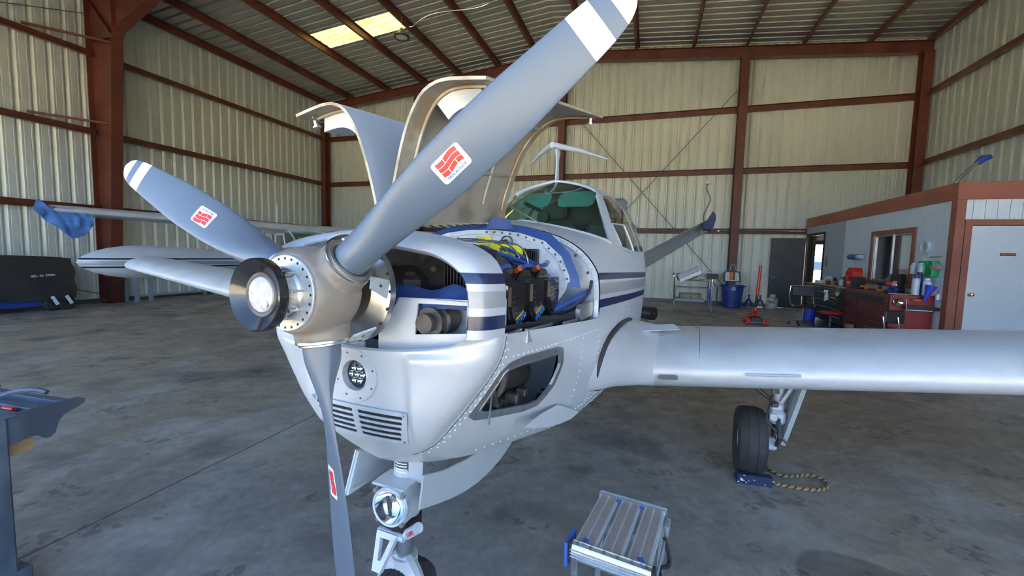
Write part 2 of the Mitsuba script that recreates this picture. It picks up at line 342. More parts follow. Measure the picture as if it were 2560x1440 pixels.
mat('engine_grey', blotch((.095, .092, .088), (.055, .052, .05), 20.0), rough=.5, metal=.5)
mat('orange_plug', (.55, .08, .02), rough=.45)
mat('yellow_plastic', (.75, .58, .02), rough=.4)
mat('baffle_white', proc(lambda p, n, uv: mix((.55, .575, .60), (.42, .44, .46), smoothstep(.5, .8, fbm(p.x*22, p.y*22, p.z*22, 3)))), rough=.4)
mat('firewall_metal', blotch((.50, .53, .57), (.42, .45, .49), 9.0), rough=.42, metal=.45)
mat('blade_grey', proc(lambda p, n, uv: mix((.088, .120, .168), (.078, .107, .150), noise(p.x*6, p.y*6, p.z*6))), rough=.36, spec=.5, coat=.12, cr=.2)
mat('blade_white', (.80, .82, .83), rough=.3, spec=.6)
mat('decal_white', (.82, .82, .82), rough=.35)
mat('decal_red', (.58, .035, .03), rough=.4)
mat('decal_blue', (.02, .10, .36), rough=.4)
mat('dark_grey', (.06, .06, .065), rough=.6)
scene['tinted_glass'] = {'type': 'thindielectric', 'int_ior': 1.5, 'specular_transmittance': rgb((.46, .68, .62))}
scene['clear_glass'] = {'type': 'thindielectric', 'int_ior': 1.5}
air = thing('airplane', 'white V tail airplane with navy stripes, open cowl doors and a grey three blade propeller', 'airplane', AIR)
# --- sections (left half, top centre to longeron; then longeron to bottom centre)
from scipy.interpolate import PchipInterpolator
def resample(pts, n):
    p = np.asarray(pts, float); t = np.r_[0, np.cumsum(np.linalg.norm(np.diff(p, axis=0), axis=1))]
    return PchipInterpolator(t/t[-1], p)(np.linspace(0, 1, n))
def stations(d, n):
    xs = sorted(d); A = np.array([resample([(y, z) for y, z in d[x]], n) for x in xs])
    f = PchipInterpolator(xs, A)
    return lambda x: np.c_[np.full(n, x), f(x)]
UPC = {-.25: [(0, 1.62), (.11, 1.613), (.22, 1.60), (.31, 1.583), (.378, 1.56), (.432, 1.525), (.462, 1.467), (.467, 1.42), (.465, 1.305)],
       -1.2: [(0, 1.705), (.11, 1.696), (.224, 1.671), (.30, 1.65), (.375, 1.62), (.48, 1.543), (.538, 1.446), (.548, 1.35), (.547, 1.24)]}
up_cowl = stations(UPC, 28)
LOW = {-.25: [(.465, 1.305), (.45, 1.235), (.415, 1.172), (.35, 1.082), (.285, 1.0), (.21, .915), (.115, .862), (0, .825)],
       -.45: [(.49, 1.293), (.473, 1.19), (.41, 1.05), (.30, .88), (.16, .768), (0, .725)],
       -.75: [(.52, 1.272), (.505, 1.12), (.465, .97), (.35, .79), (.18, .69), (0, .665)],
       -1.2: [(.547, 1.24), (.545, 1.05), (.52, .88), (.43, .72), (.25, .635), (0, .615)],
       -1.87: [(.565, 1.22), (.565, 1.05), (.545, .85), (.47, .69), (.28, .61), (0, .60)],
       -3.0: [(.56, 1.2), (.555, 1.05), (.52, .85), (.44, .70), (.25, .63), (0, .62)],
       -4.2: [(.42, 1.22), (.41, 1.12), (.38, 1.0), (.31, .88), (.18, .81), (0, .80)],
       -7.2: [(.08, 1.42), (.08, 1.38), (.07, 1.34), (.05, 1.31), (.03, 1.30), (0, 1.30)]}
NL = 40
low = stations(LOW, NL)
CAB = {-2.15: [(0, 2.085), (.15, 2.06), (.30, 2.0), (.40, 1.89), (.475, 1.75), (.545, 1.57), (.575, 1.40), (.571, 1.218)],
       -2.5: [(0, 2.135), (.13, 2.115), (.275, 2.045), (.385, 1.945), (.48, 1.765), (.555, 1.56), (.578, 1.40), (.568, 1.212)],
       -3.0: [(0, 2.15), (.13, 2.13), (.275, 2.06), (.385, 1.955), (.475, 1.775), (.55, 1.56), (.57, 1.40), (.56, 1.2)],
       -3.6: [(0, 2.06), (.12, 2.04), (.24, 1.98), (.34, 1.88), (.42, 1.73), (.48, 1.55), (.50, 1.40), (.495, 1.208)],
       -4.6: [(0, 1.84), (.09, 1.82), (.18, 1.77), (.26, 1.70), (.31, 1.60), (.35, 1.48), (.37, 1.38), (.372, 1.235)],
       -7.2: [(0, 1.56), (.02, 1.555), (.04, 1.545), (.06, 1.53), (.075, 1.51), (.08, 1.48), (.08, 1.46), (.08, 1.42)]}
cabf = PchipInterpolator(sorted(CAB), np.array([CAB[x] for x in sorted(CAB)]))
def cab(x, i):      # i: fractional index 0..7 down the half section
    a = cabf(x); j = np.arange(8); return np.array([x, PchipInterpolator(j, a[:, 0])(i), PchipInterpolator(j, a[:, 1])(i)])
both = lambda m: cat(m, mirror_y(m))
body = []
XS = [-.25, -.32, -.39, -.45, -.55, -.65, -.75, -.85, -.95, -1.05, -1.2, -1.4, -1.6, -1.87, -2.15, -2.5, -3.0, -3.6, -4.2, -5.0, -6.0, -7.2]
# lower shell, finely divided on the side so the cheek vent can be cut out of it
XF = np.r_[np.arange(-.25, -1.2001, -.01), np.array(XS[11:])]
G = np.array([np.vstack([low(x)[0]+[0, -.004, .03 if x < -1.19 else .0], low(x)]) for x in XF])
VENT = sg.Polygon([(-.287, 1.019), (-.326, .992), (-.565, .954), (-.645, .956), (-.705, 1.02), (-.735, 1.12), (-.712, 1.18), (-.66, 1.196), (-.394, 1.212), (-.311, 1.206), (-.284, 1.176)]).buffer(.03, quad_segs=6).buffer(-.06, quad_segs=6).buffer(.03, quad_segs=6)
VHOLE = VENT.buffer(-.03, join_style=1)
def low_y(x, z):
    s = low(min(x, -.25)); return float(np.interp(z, s[::-1, 2], s[::-1, 1]))
def cut(m, pred):
    c = m.triangles_center; keep = ~np.array([pred(q) for q in c]); m = trimesh.Trimesh(m.vertices, m.faces[keep], process=False); return m
vin = VENT.buffer(-.018)
left_low = cut(grid(G), lambda q: q[0] > -.8 and vin.contains(sg.Point(q[0], q[2])))
right_low = cut(mirror_y(grid(G)), lambda q: q[0] > -.8 and vin.contains(sg.Point(q[0], q[2])))
# deck between firewall and windshield, sides up to the cabin
FW9 = up_cowl(-1.2)
DECK0 = resample([tuple(q) for q in FW9], 40)
BASE = [(-1.50, 0, 1.742), (-1.53, .13, 1.724), (-1.61, .30, 1.69), (-1.69, .42, 1.655), (-1.75, .483, 1.627), (-1.80, .532, 1.53), (-1.84, .562, 1.42), (-1.86, .57, 1.32), (-1.87, .565, 1.22)]
bt = np.r_[0, np.cumsum(np.linalg.norm(np.diff(np.array(BASE), axis=0), axis=1))]; bt /= bt[-1]
basef = PchipInterpolator(bt, np.array(BASE)); DECK1 = basef(np.linspace(0, 1, 40))
deck = []
for k in np.linspace(0, 1, 9): 
    q = DECK0*(1-k)+DECK1*k; q[:, 2] += .012*math.sin(PI*k)*np.linspace(1, 0, 40); deck.append(q)
deck = grid(np.array(deck))
# windshield: base curve to top curve, straight at its edges, bulging between
kc = bt[4]; NW = 24
wb = basef(np.linspace(0, kc, NW)); wt = np.array([cab(-2.15+.05*(i/2)**2, i) for i in np.linspace(0, 2, NW)])
rows = []
for k in np.linspace(0, 1, 12):
    q = wb*(1-k)+wt*k; s = np.linspace(1, 0, NW)**.7; q[:, 0] += .035*math.sin(PI*k)*s; q[:, 2] += .03*math.sin(PI*k)*s; rows.append(q)
WS = np.array(rows)
E1 = WS[:, -1]                                             # pillar edge, base to top
def e1x(i):                                                # i 2..5 down the side
    return float(np.interp((5-i)/3, np.linspace(0, 1, 12), E1[:, 0]))
def side(x, i):
    xe = e1x(i); k = (5-i)/3
    pe = np.array([np.interp(k, np.linspace(0, 1, 12), E1[:, c]) for c in range(3)])
    if x >= -2.2: 
        w = (xe-x)/(xe+2.2); return pe*(1-w)+cab(-2.2, i)*w
    return cab(x, i)
def side_patch(xa, xb, i0, i1, n=10, m=10, off=0.0):
    """xa, xb: functions of i or numbers"""
    fa = xa if callable(xa) else (lambda i: xa); fb = xb if callable(xb) else (lambda i: xb)
    P = np.array([[side(fa(i)*(1-u)+fb(i)*u, i) for i in np.linspace(i0, i1, m)] for u in np.linspace(0, 1, n)])
    if off: P[..., 1] += off
    return grid(P)
e2x = lambda i: min(e1x(i)-.10-.02*(i-2), -2.0+.0*i) if i > 3 else e1x(i)-.12
WA, WB = 2.35, 4.86
D1, D2 = -2.66, -2.74
skin = [left_low, right_low, both(deck)]
skin.append(both(side_patch(e1x, e2x, 2, 5)))               # pillar
skin.append(both(side_patch(e2x, -3.0, 2, WA))); skin.append(both(side_patch(e2x, -3.0, WB, 5)))
skin.append(both(side_patch(D1, D2, WA, WB, 3)))
aftg = grid(np.array([[cab(x, i) for i in np.linspace(2, 5, 12)] for x in (-3.0, -3.1, -3.3, -3.6, -4.2, -5, -6, -7.2)])); skin.append(both(aftg))
XC = [-2.15, -2.3, -2.5, -2.75, -3.0, -3.3, -3.6, -4.2, -5, -6, -7.2]
roof = [[cab(-2.15+.05*(i/2)**2, i) for i in np.linspace(0, 2, NW)]]+[[cab(x, i) for i in np.linspace(0, 2, NW)] for x in XC[1:]]
skin.append(both(grid(np.array(roof))))
ds = basef(np.linspace(kc, 1, 12))
lower_side = [ds]+[np.array([cab(x, i) for i in np.linspace(5, 7, 12)]) for x in XC]
skin.append(both(grid(np.array(lower_side))))
obj('fuselage', cat(skin), 'livery', air, smooth=35)
gl = 'tinted_glass'
obj('windshield', both(grid(WS)) if False else cat(grid(np.concatenate([WS[:, ::-1]*[1, -1, 1], WS[:, 1:]], 1))), gl, air, smooth=True)
def window(xa, xb):
    for s in (0, 1):
        m = side_patch(xa, xb, WA, WB, 8, 10)
        obj('side_window', m if s == 0 else mirror_y(m), gl, air, smooth=True)
window(e2x, D1); window(D2, -3.0)
# bright seams round windshield and windows
def rim(pts, r, name, material='white_paint'):
    for s in (1, -1): obj(name, tube(np.array(pts)*[1, s, 1], r, 6), material, air)
rim(np.concatenate([WS[0], E1[1:-1]]), .012, 'windshield_frame'); rim(WS[-1]+[0, 0, .002], .008, 'windshield_frame')
vent_win = [side(e2x(i), i)+[0, .003, 0] for i in np.linspace(WB, 3.9, 5)]+[side(x, 3.9)+[0, .003, 0] for x in np.linspace(e2x(3.9), -2.32, 5)]+[side(-2.32-.02*(i-3.9), i)+[0, .003, 0] for i in np.linspace(3.9, WB, 5)]
obj('storm_window_frame', tube(vent_win, .0055, 6), 'white_paint', air)
# cabin interior
T3 = lambda x: np.array([cab(x, i) for i in np.linspace(0, 7, 16)])
liner = np.array([np.r_[T3(x)*[1, .95, 1]-[0, 0, .03], (T3(x)*[1, -.95, 1]-[0, 0, .03])[::-1]] for x in (-3.02, -3.05)])
obj('cabin_bulkhead', trimesh.Trimesh(np.vstack([liner[0], [[-3.03, 0, 1.6]]]), [(j, j+1, 32) for j in range(31)], process=False), 'dark_grey', air)
mat('headliner', (.6, .6, .56), rough=.8); mat('seat_cloth', (.10, .10, .105), rough=.85); mat('visor_green', (.14, .36, .31), rough=.2); mat('panel_grey', (.16, .17, .18), rough=.6)
hl = np.array([[cab(x, i)*[1, .96, 1]-[0, 0, .025] for i in np.linspace(0, 2.2, 8)] for x in (-2.25, -2.6, -3.0)]); obj('headliner', both(grid(hl)), 'headliner', air)
obj('glare_shield', loft([np.array([[x, y, z] for y, z in ((-.47, 1.60), (-.4, 1.655), (0, 1.70), (.4, 1.655), (.47, 1.60), (.47, 1.56), (-.47, 1.56))]) for x in (-1.62, -1.92)]), 'panel_grey', air)
obj('instrument_panel', bb(-1.95, -1.90, -.46, .46, 1.28, 1.60, .01), 'black_part', air)
for y in (-.27, .27):
    obj('seat', cat(bx((-2.62, y, 1.22), (.5, .44, .14), .03), tf(bx((0, 0, .3), (.12, .44, .62), .04), xform((-2.82, y, 1.24), ry=-.18)), tf(bx((0, 0, .74), (.09, .24, .18), .03), xform((-2.84, y, 1.24), ry=-.18))), 'seat_cloth', air)
for y in (-.22, .22): obj('sun_visor', tf(ext(rrect(.27, .16, .05), .006), frame((-2.12, .75*y, 1.945), (0, 1, 0), unit((.55, 0, -.6)), unit((.6, 0, .55)))), 'visor_green', air)
obj('compass', cat(cyl((-1.86, 0, 1.80), (-1.92, 0, 1.80), .04, 16), cyl((-1.9, .02, 1.82), (-1.87, -.14, 1.9), .012)), 'black_part', air)
obj('control_column', cat(tube([(-1.95, 0, 1.5), (-2.15, 0, 1.5), (-2.2, -.15, 1.55)], .02, 8), tube([(-2.2, -.27, 1.62), (-2.2, -.27, 1.5), (-2.2, -.12, 1.48), (-2.2, .02, 1.5), (-2.2, .02, 1.62)], .013, 8)), 'black_part', air)
# --- nose bowl: upper arch (rings forward to the lip) and chin
LIP = resample([(0, 1.575), (.1, 1.568), (.2, 1.555), (.28, 1.543), (.335, 1.522), (.385, 1.485), (.405, 1.45), (.41, 1.41), (.405, 1.305)], 28)
LIP = np.c_[np.full(28, -.13), LIP]; BACK = up_cowl(-.25)
ring = lambda k, x: np.c_[np.full(28, x), (LIP*(1-k)+BACK*k)[:, 1:]]
cin = np.array([0, .0, 1.35])
def inner(r, f, x): q = r.copy(); q[:, 1] *= f; q[:, 2] = 1.3+(q[:, 2]-1.3)*f; q[:, 0] = x; return q
bowl = [inner(LIP, .93, -.22), inner(LIP, .955, -.16), inner(LIP, .985, -.135), LIP, ring(.35, -.138), ring(.62, -.155), ring(.82, -.18), ring(.94, -.215), BACK, inner(BACK, .97, -.252), inner(BACK, .96, -.235)]
ZS = low(-.25); XCZ = PchipInterpolator([.824, .835, .88, .93, 1.0, 1.06, 1.15, 1.24, 1.31], [-.25, -.243, -.21, -.175, -.15, -.14, -.14, -.13, -.128])
NEXP = 2.5
def chin_pt(ys, zs, w):
    """w 0 centre .. 1 side"""
    xc = float(XCZ(zs)); w = min(max(w, 0.0), 1.0)
    x = -.25+(xc+.25)*(1-w**NEXP)**(1/NEXP)
    z = zs-.068*(1-w*w)*float(np.clip((zs-1.17)/.135, 0, 1))**2
    b = float(np.clip((ys*w-.185)/.028, 0, 1))*float(np.clip((1.268-zs)/.025, 0, 1)); x += .016*b*b*(3-2*b)*(1-w**6)
    return (x, ys*w, z)
wa = np.sin(np.linspace(0, PI/2, 44))**(2/NEXP)
CH = np.array([[chin_pt(q[1], q[2], w) for w in wa] for q in ZS])
lipin = CH[0].copy(); lipin[:, 0] -= .05; lipin[:, 2] -= .035; lipm = CH[0].copy(); lipm[:, 0] -= .015; lipm[:, 2] += .004
chin = both(grid(np.concatenate([[lipin, lipm], CH])))
LZ = 1.15
chin = cut(chin, lambda q: q[0] > -.2 and math.hypot(q[1], q[2]-LZ) < .052)
be = np.array([r[-1] for r in bowl[2:9]]); te = np.array([p for p in CH[0] if p[1] > .33]); te = resample([tuple(q) for q in te], 9); be = resample([tuple(q) for q in be], 9)
obj('nose_bowl', cat(both(grid(np.array(bowl))), chin, both(grid(np.array([be, te])))), 'livery', air, smooth=40)
def chin_xy(y, z):
    ys = float(np.interp(z, ZS[::-1, 2], ZS[::-1, 1])); return chin_pt(ys, z, abs(y)/max(ys, 1e-6))[0]
def on_chin(p, d, off, sub=.02):
    m = ext(p, d); m = m.subdivide_to_size(sub, 12)
    v = m.vertices.copy(); m.vertices = [(chin_xy(a, b)+off+c, a, b) for a, b, c in v]; return m
lp = sg.Polygon([(0+.085*math.cos(a), LZ+.085*math.sin(a)) for a in np.linspace(0, 2*PI, 41)]).union(sg.box(-.085, LZ, .06, LZ+.07)).difference(sg.Point(0, LZ).buffer(.049))
obj('light_plate', on_chin(lp, .003, .002), 'white_paint', air, smooth=40)
obj('light_recess', lathe([(.049, .005), (.052, .0), (.046, -.03), (.044, -.034)], 32, frame((-.136, 0, LZ), (0, 1, 0), (0, 0, 1), (1, 0, 0))), 'white_paint', air)
mat('led_lens', (.10, .13, .20), rough=.1, coat=1.0, cr=.02)
ll = obj('landing_light', lathe([(0, -.012), (.038, -.014), (.044, -.014), (.044, -.034)], 32, frame((-.136, 0, LZ), (0, 1, 0), (0, 0, 1), (1, 0, 0))), 'black_gloss', air, label='round LED landing light in the chin')
lf_ = lambda a, r: (-.149, r*math.cos(a), LZ+r*math.sin(a))
for k in range(7):
    c = np.array(lf_(k*PI/3, .023 if k < 6 else 0))
    obj('lamp', lathe([(.0095, 0), (.0105, .005), (.009, .006), (.005, .002), (0, .001)], 14, frame(c, (0, 1, 0), (0, 0, 1), (1, 0, 0))), 'chrome', ll)
for a in np.linspace(.3, 2*PI+.3, 9)[:-1]:
    q = (.075*math.cos(a), LZ+.075*math.sin(a)); obj('screw', cyl((chin_xy(*q)+.004, *q), (chin_xy(*q)+.0062, *q), .0035, 8), 'dark_grey', air)
# chin grille: plate with two columns of five slots over a dark opening
gz0, gz1 = .925, 1.045
gp = sg.Polygon([(-.195, 1.055), (.195, 1.055), (.172, .94), (-.172, .94)])
sl = []
for k in range(5):
    z = 1.036-k*.0195; w = .172-k*.005
    for s in (1, -1): sl.append(sg.LineString([(s*.016, z), (s*w, z)]).buffer(.0055, quad_segs=4))
slots = shapely.union_all(sl)
obj('grille', on_chin(gp.difference(slots), .004, .005, .03), 'white_paint', air, smooth=40)
obj('grille_opening', on_chin(shapely.union_all(sl).buffer(.003), .0015, .002, .03), 'dark_bay', air)
for q in ((.183, 1.045), (-.183, 1.045), (.165, .948), (-.165, .948)): obj('screw', cyl((chin_xy(*q)+.008, *q), (chin_xy(*q)+.0105, *q), .0035, 8), 'dark_grey', air)
# --- cheek vent: metal frame, dark box, tail pipe and hoses inside
def on_side(p, d, off, s=1, sub=.02):
    m = ext(p, d); m = m.subdivide_to_size(sub, 14); v = m.vertices.copy()
    m.vertices = [(a, s*(low_y(a, b)+off+c), b) for a, b, c in v]; return m
for s in (1, -1):
    vf = obj('cheek_vent_frame', cat(on_side(VENT.difference(VHOLE), .004, .001, s), on_side(VHOLE.buffer(.004).difference(VHOLE.buffer(-.002)), .012, -.004, s)), 'aluminium', air, smooth=40)
    if s > 0:
        ring_ = VENT.buffer(-.014).exterior
        for t in np.linspace(0, 1, 10)[:-1]:
            q = ring_.interpolate(t, normalized=True); obj('screw', cyl((q.x, low_y(q.x, q.y)+.004, q.y), (q.x, low_y(q.x, q.y)+.0075, q.y), .005, 8), 'dark_grey', vf)
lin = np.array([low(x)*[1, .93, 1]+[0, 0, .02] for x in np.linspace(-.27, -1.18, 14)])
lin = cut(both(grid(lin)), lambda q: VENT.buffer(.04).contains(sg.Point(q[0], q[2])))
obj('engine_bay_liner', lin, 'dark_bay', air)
obj('exhaust_pipe', cat(tube([(-.42, .30, 1.12), (-.55, .30, 1.10), (-.72, .30, 1.06)], .075, 18), lathe([(.075, 0), (.088, 0), (.088, .02), (.075, .02)], 20, axis_frame((-.45, .30, 1.115), (-1, 0, -.2)))), 'black_part', air)
obj('exhaust_clamp', lathe([(.079, 0), (.095, .004), (.095, .016), (.079, .02)], 24, axis_frame((-.40, .31, 1.12), (-1, 0, -.15))), 'engine_grey', air)
obj('drain_hose', tube([(-.36, .36, 1.13), (-.38, .37, 1.07), (-.42, .36, 1.02), (-.52, .33, .99)], .012, 8, 5), 'engine_grey', air)
obj('push_rod', tube([(-.33, .39, 1.13), (-.37, .36, .97)], .004, 6), 'aluminium', air)
obj('bay_bracket', cat(bx((-.62, .33, .99), (.2, .04, .03)), bx((-.56, .36, 1.0), (.03, .05, .04), .004), bx((-.64, .37, 1.005), (.04, .04, .03), .004)), 'engine_grey', air)
# --- firewall and the bay behind it
fwl = np.vstack([up_cowl(-1.2), low(-1.2)[1:]]); fwo = np.vstack([fwl, (fwl*[1, -1, 1])[::-1][1:-1]])
fwp = sg.Polygon(fwo[:, 1:]).buffer(-.004)
FX = frame((-1.2, 0, 0), (0, 1, 0), (0, 0, 1), (1, 0, 0))
fw_ = obj('firewall', ext(fwp, .004, FX), 'firewall_metal', air)
obj('flange', ext(fwp.difference(fwp.buffer(-.022)).intersection(sg.box(-1, 1.24, 1, 2)), .003, tf_ := FX@xform((0, 0, .012))), 'baffle_white', fw_)
pan = sg.Polygon([(.30, 1.60), (.43, 1.555), (.495, 1.47), (.505, 1.38), (.47, 1.28), (.40, 1.245), (.2, 1.25), (.2, 1.6)]).buffer(-.012).buffer(.008)
obj('access_panel', ext(pan, .004, FX@xform((0, 0, .004))), 'firewall_metal', fw_)
for q in ((.33, 1.585), (.42, 1.545), (.485, 1.46), (.49, 1.37), (.455, 1.29), (.36, 1.255)): obj('screw', lathe([(.008, 0), (.007, .005), (0, .007)], 10, FX@xform((q[0], q[1], .008))), 'dark_grey', fw_)
arch = fwp.buffer(-.012).exterior
for t in np.linspace(0, 1, 120)[:-1]:
    q = arch.interpolate(t, normalized=True)
    if q.y > 1.3 and q.x > 0: obj('rivet', lathe([(.004, 0), (.0025, .0025), (0, .003)], 6, FX@xform((q.x, q.y, .015))), 'aluminium', fw_)
obj('bay_tray', cat(bb(-1.19, -.93, .30, .52, 1.235, 1.245), tf(ext(rrect(.26, .07, .03), .02), frame((-1.05, .50, 1.29), (1, 0, 0), (0, 0, 1), (0, 1, 0)))), 'aluminium', air)
obj('sill', np.array(0) if False else cat([bx((x, .462, 1.29), (.10, .012, .03)) for x in (-.33,)]+[tf(bx((0, 0, 0), (.26, .012, .045)), xform((x, y, z), ry=-.06)) for x, y, z in ((-.52, .478, 1.272), (-.86, .505, 1.25))]), 'aluminium', air)
# --- engine
eng = obj('engine', cat(bx((-.62, 0, 1.36), (.72, .26, .26), .04), cyl((-.13, 0, 1.425), (-.3, 0, 1.42), .07, 20)), 'dark_bay', air, label='black six cylinder engine in the open cowl')
def fins(c0, c1, r, n, g, rr):
    prof = []; L = np.linalg.norm(np.array(c1)-c0)
    for i in range(n): a = i*L/n; prof += [(rr, a), (r, a), (r, a+g), (rr, a+g)]
    return lathe([(0, 0)]+prof+[(0, L)], 22, axis_frame(c0, np.array(c1)-c0))
cover_p = sg.Polygon([(-.078, .085), (.078, .085), (.08, .0), (.06, -.045), (.025, -.082), (-.025, -.082), (-.06, -.045), (-.08, .0)]).buffer(-.012).buffer(.012)
mat('victor_blue', (.04, .20, .60), rough=.4); mat('victor_yellow', (.80, .45, .03), rough=.4)
CX = (-.465, -.665, -.87)
for s in (1, -1):
    for j, x in enumerate(CX):
        obj('cylinder', fins((x, s*.11, 1.435), (x, s*.25, 1.42), .105, 12, .004, .075), 'fin_metal', eng)
        obj('cylinder_head', cat(fins((x, s*.25, 1.405), (x, s*.36, 1.39), .095, 9, .005, .075), bx((x, s*.30, 1.44), (.10, .07, .04), .008)), 'fin_metal', eng)
        Y = frame((x, s*.362, 1.365), (-s, 0, 0), (0, 0, 1), (0, s, 0))
        parts = [ext(cover_p, .05, Y), ext(cover_p.buffer(.006), .008, Y), ext(cover_p.buffer(-.018), .006, Y@xform((0, 0, .05)))]
        for k in range(4): parts.append(ext(rrect(.09-.018*max(0, k-1), .006, .002, 0, .035-k*.018), .004, Y@xform((0, 0, .056))))
        parts.append(ext(rrect(.11, .005, .002, 0, .068), .004, Y@xform((0, 0, .05))))
        vc = obj('valve_cover', cat(parts), 'black_gloss', eng, smooth=25)
        if s > 0 and j < 2:
            obj('decal', text('VICTOR', .020, Y@xform((.02, -.052, .0565), rz=.35), .0012, True), 'victor_blue', eng)
            obj('decal', text('POWERED BY', .008, Y@xform((.012, -.034, .0565), rz=.35), .0012, True), 'victor_yellow', eng)
        pl_ = (x+.03, s*.30, 1.455)
        obj('spark_plug', cat(cyl(pl_, (x+.03, s*.33, 1.475), .016, 6), cyl((x+.03, s*.33, 1.475), (x+.03, s*.36, 1.495), .012, 12)), 'aluminium', eng)
        obj('plug_boot', cyl((x+.03, s*.315, 1.465), (x+.055, s*.36, 1.49), .011, 12), 'orange_plug', eng)
        obj('ignition_lead', tube([(x+.03, s*.36, 1.495), (x-.02, s*.37, 1.50), (x-.06, s*.33, 1.495), (x-.02, s*.26, 1.53), (x+.1, s*.2, 1.56)], .008, 7, 5), 'blue_hose', eng)
obj('oil_filler_cap', cat(cyl((-.78, .12, 1.56), (-.78, .12, 1.605), .03, 18), cyl((-.78, .12, 1.600), (-.78, .12, 1.617), .036, 10)), 'yellow_plastic', eng, label='yellow oil filler cap')
for k in range(4): obj('ignition_harness', tube([(-.30, .08+.02*k, 1.575), (-.45, .16+.018*k, 1.565), (-.60, .22+.016*k, 1.535+.004*k), (-.78, .30+.012*k, 1.50), (-.93, .34, 1.47)], .0085, 7, 6), 'blue_hose', eng)
for k in range(3): obj('control_cable', tube([(-.5, .05+.05*k, 1.60), (-.62, .16+.05*k, 1.60-.005*k), (-.72, .24+.04*k, 1.57), (-.75, .28+.03*k, 1.49)], .003, 6, 6), 'aluminium', eng)
obj('intake_hose', tube([(-.34, .10, 1.54), (-.45, .17, 1.55), (-.56, .26, 1.52), (-.62, .30, 1.47)], .035, 12, 5), 'black_rubber', eng)
obj('fuel_hose', tube([(-.88, .40, 1.30), (-.98, .44, 1.325), (-1.08, .47, 1.345), (-1.19, .49, 1.365)], .017, 10, 5), 'blue_hose', eng)
obj('drain_tube', tube([(-.90, .38, 1.29), (-1.0, .44, 1.285), (-1.1, .49, 1.33), (-1.19, .505, 1.42)], .007, 8, 6), 'black_rubber', eng)
obj('alternator', cat(cyl((-.22, .22, 1.325), (-.33, .22, 1.325), .048, 20), cyl((-.19, .22, 1.325), (-.22, .22, 1.325), .03, 16), cyl((-.26, .16, 1.345), (-.26, .16, 1.40), .028, 14)), 'engine_grey', eng)
obj('clamp_band', lathe([(.0485, 0), (.051, 0), (.051, .014), (.0485, .014)], 22, axis_frame((-.25, .22, 1.325), (-1, 0, 0))), 'aluminium', eng)
for y, z in ((.1, 1.47), (.2, 1.49)): obj('bolt', cyl((-.3, y, z), (-.27, y, z), .01, 8), 'engine_grey', eng)
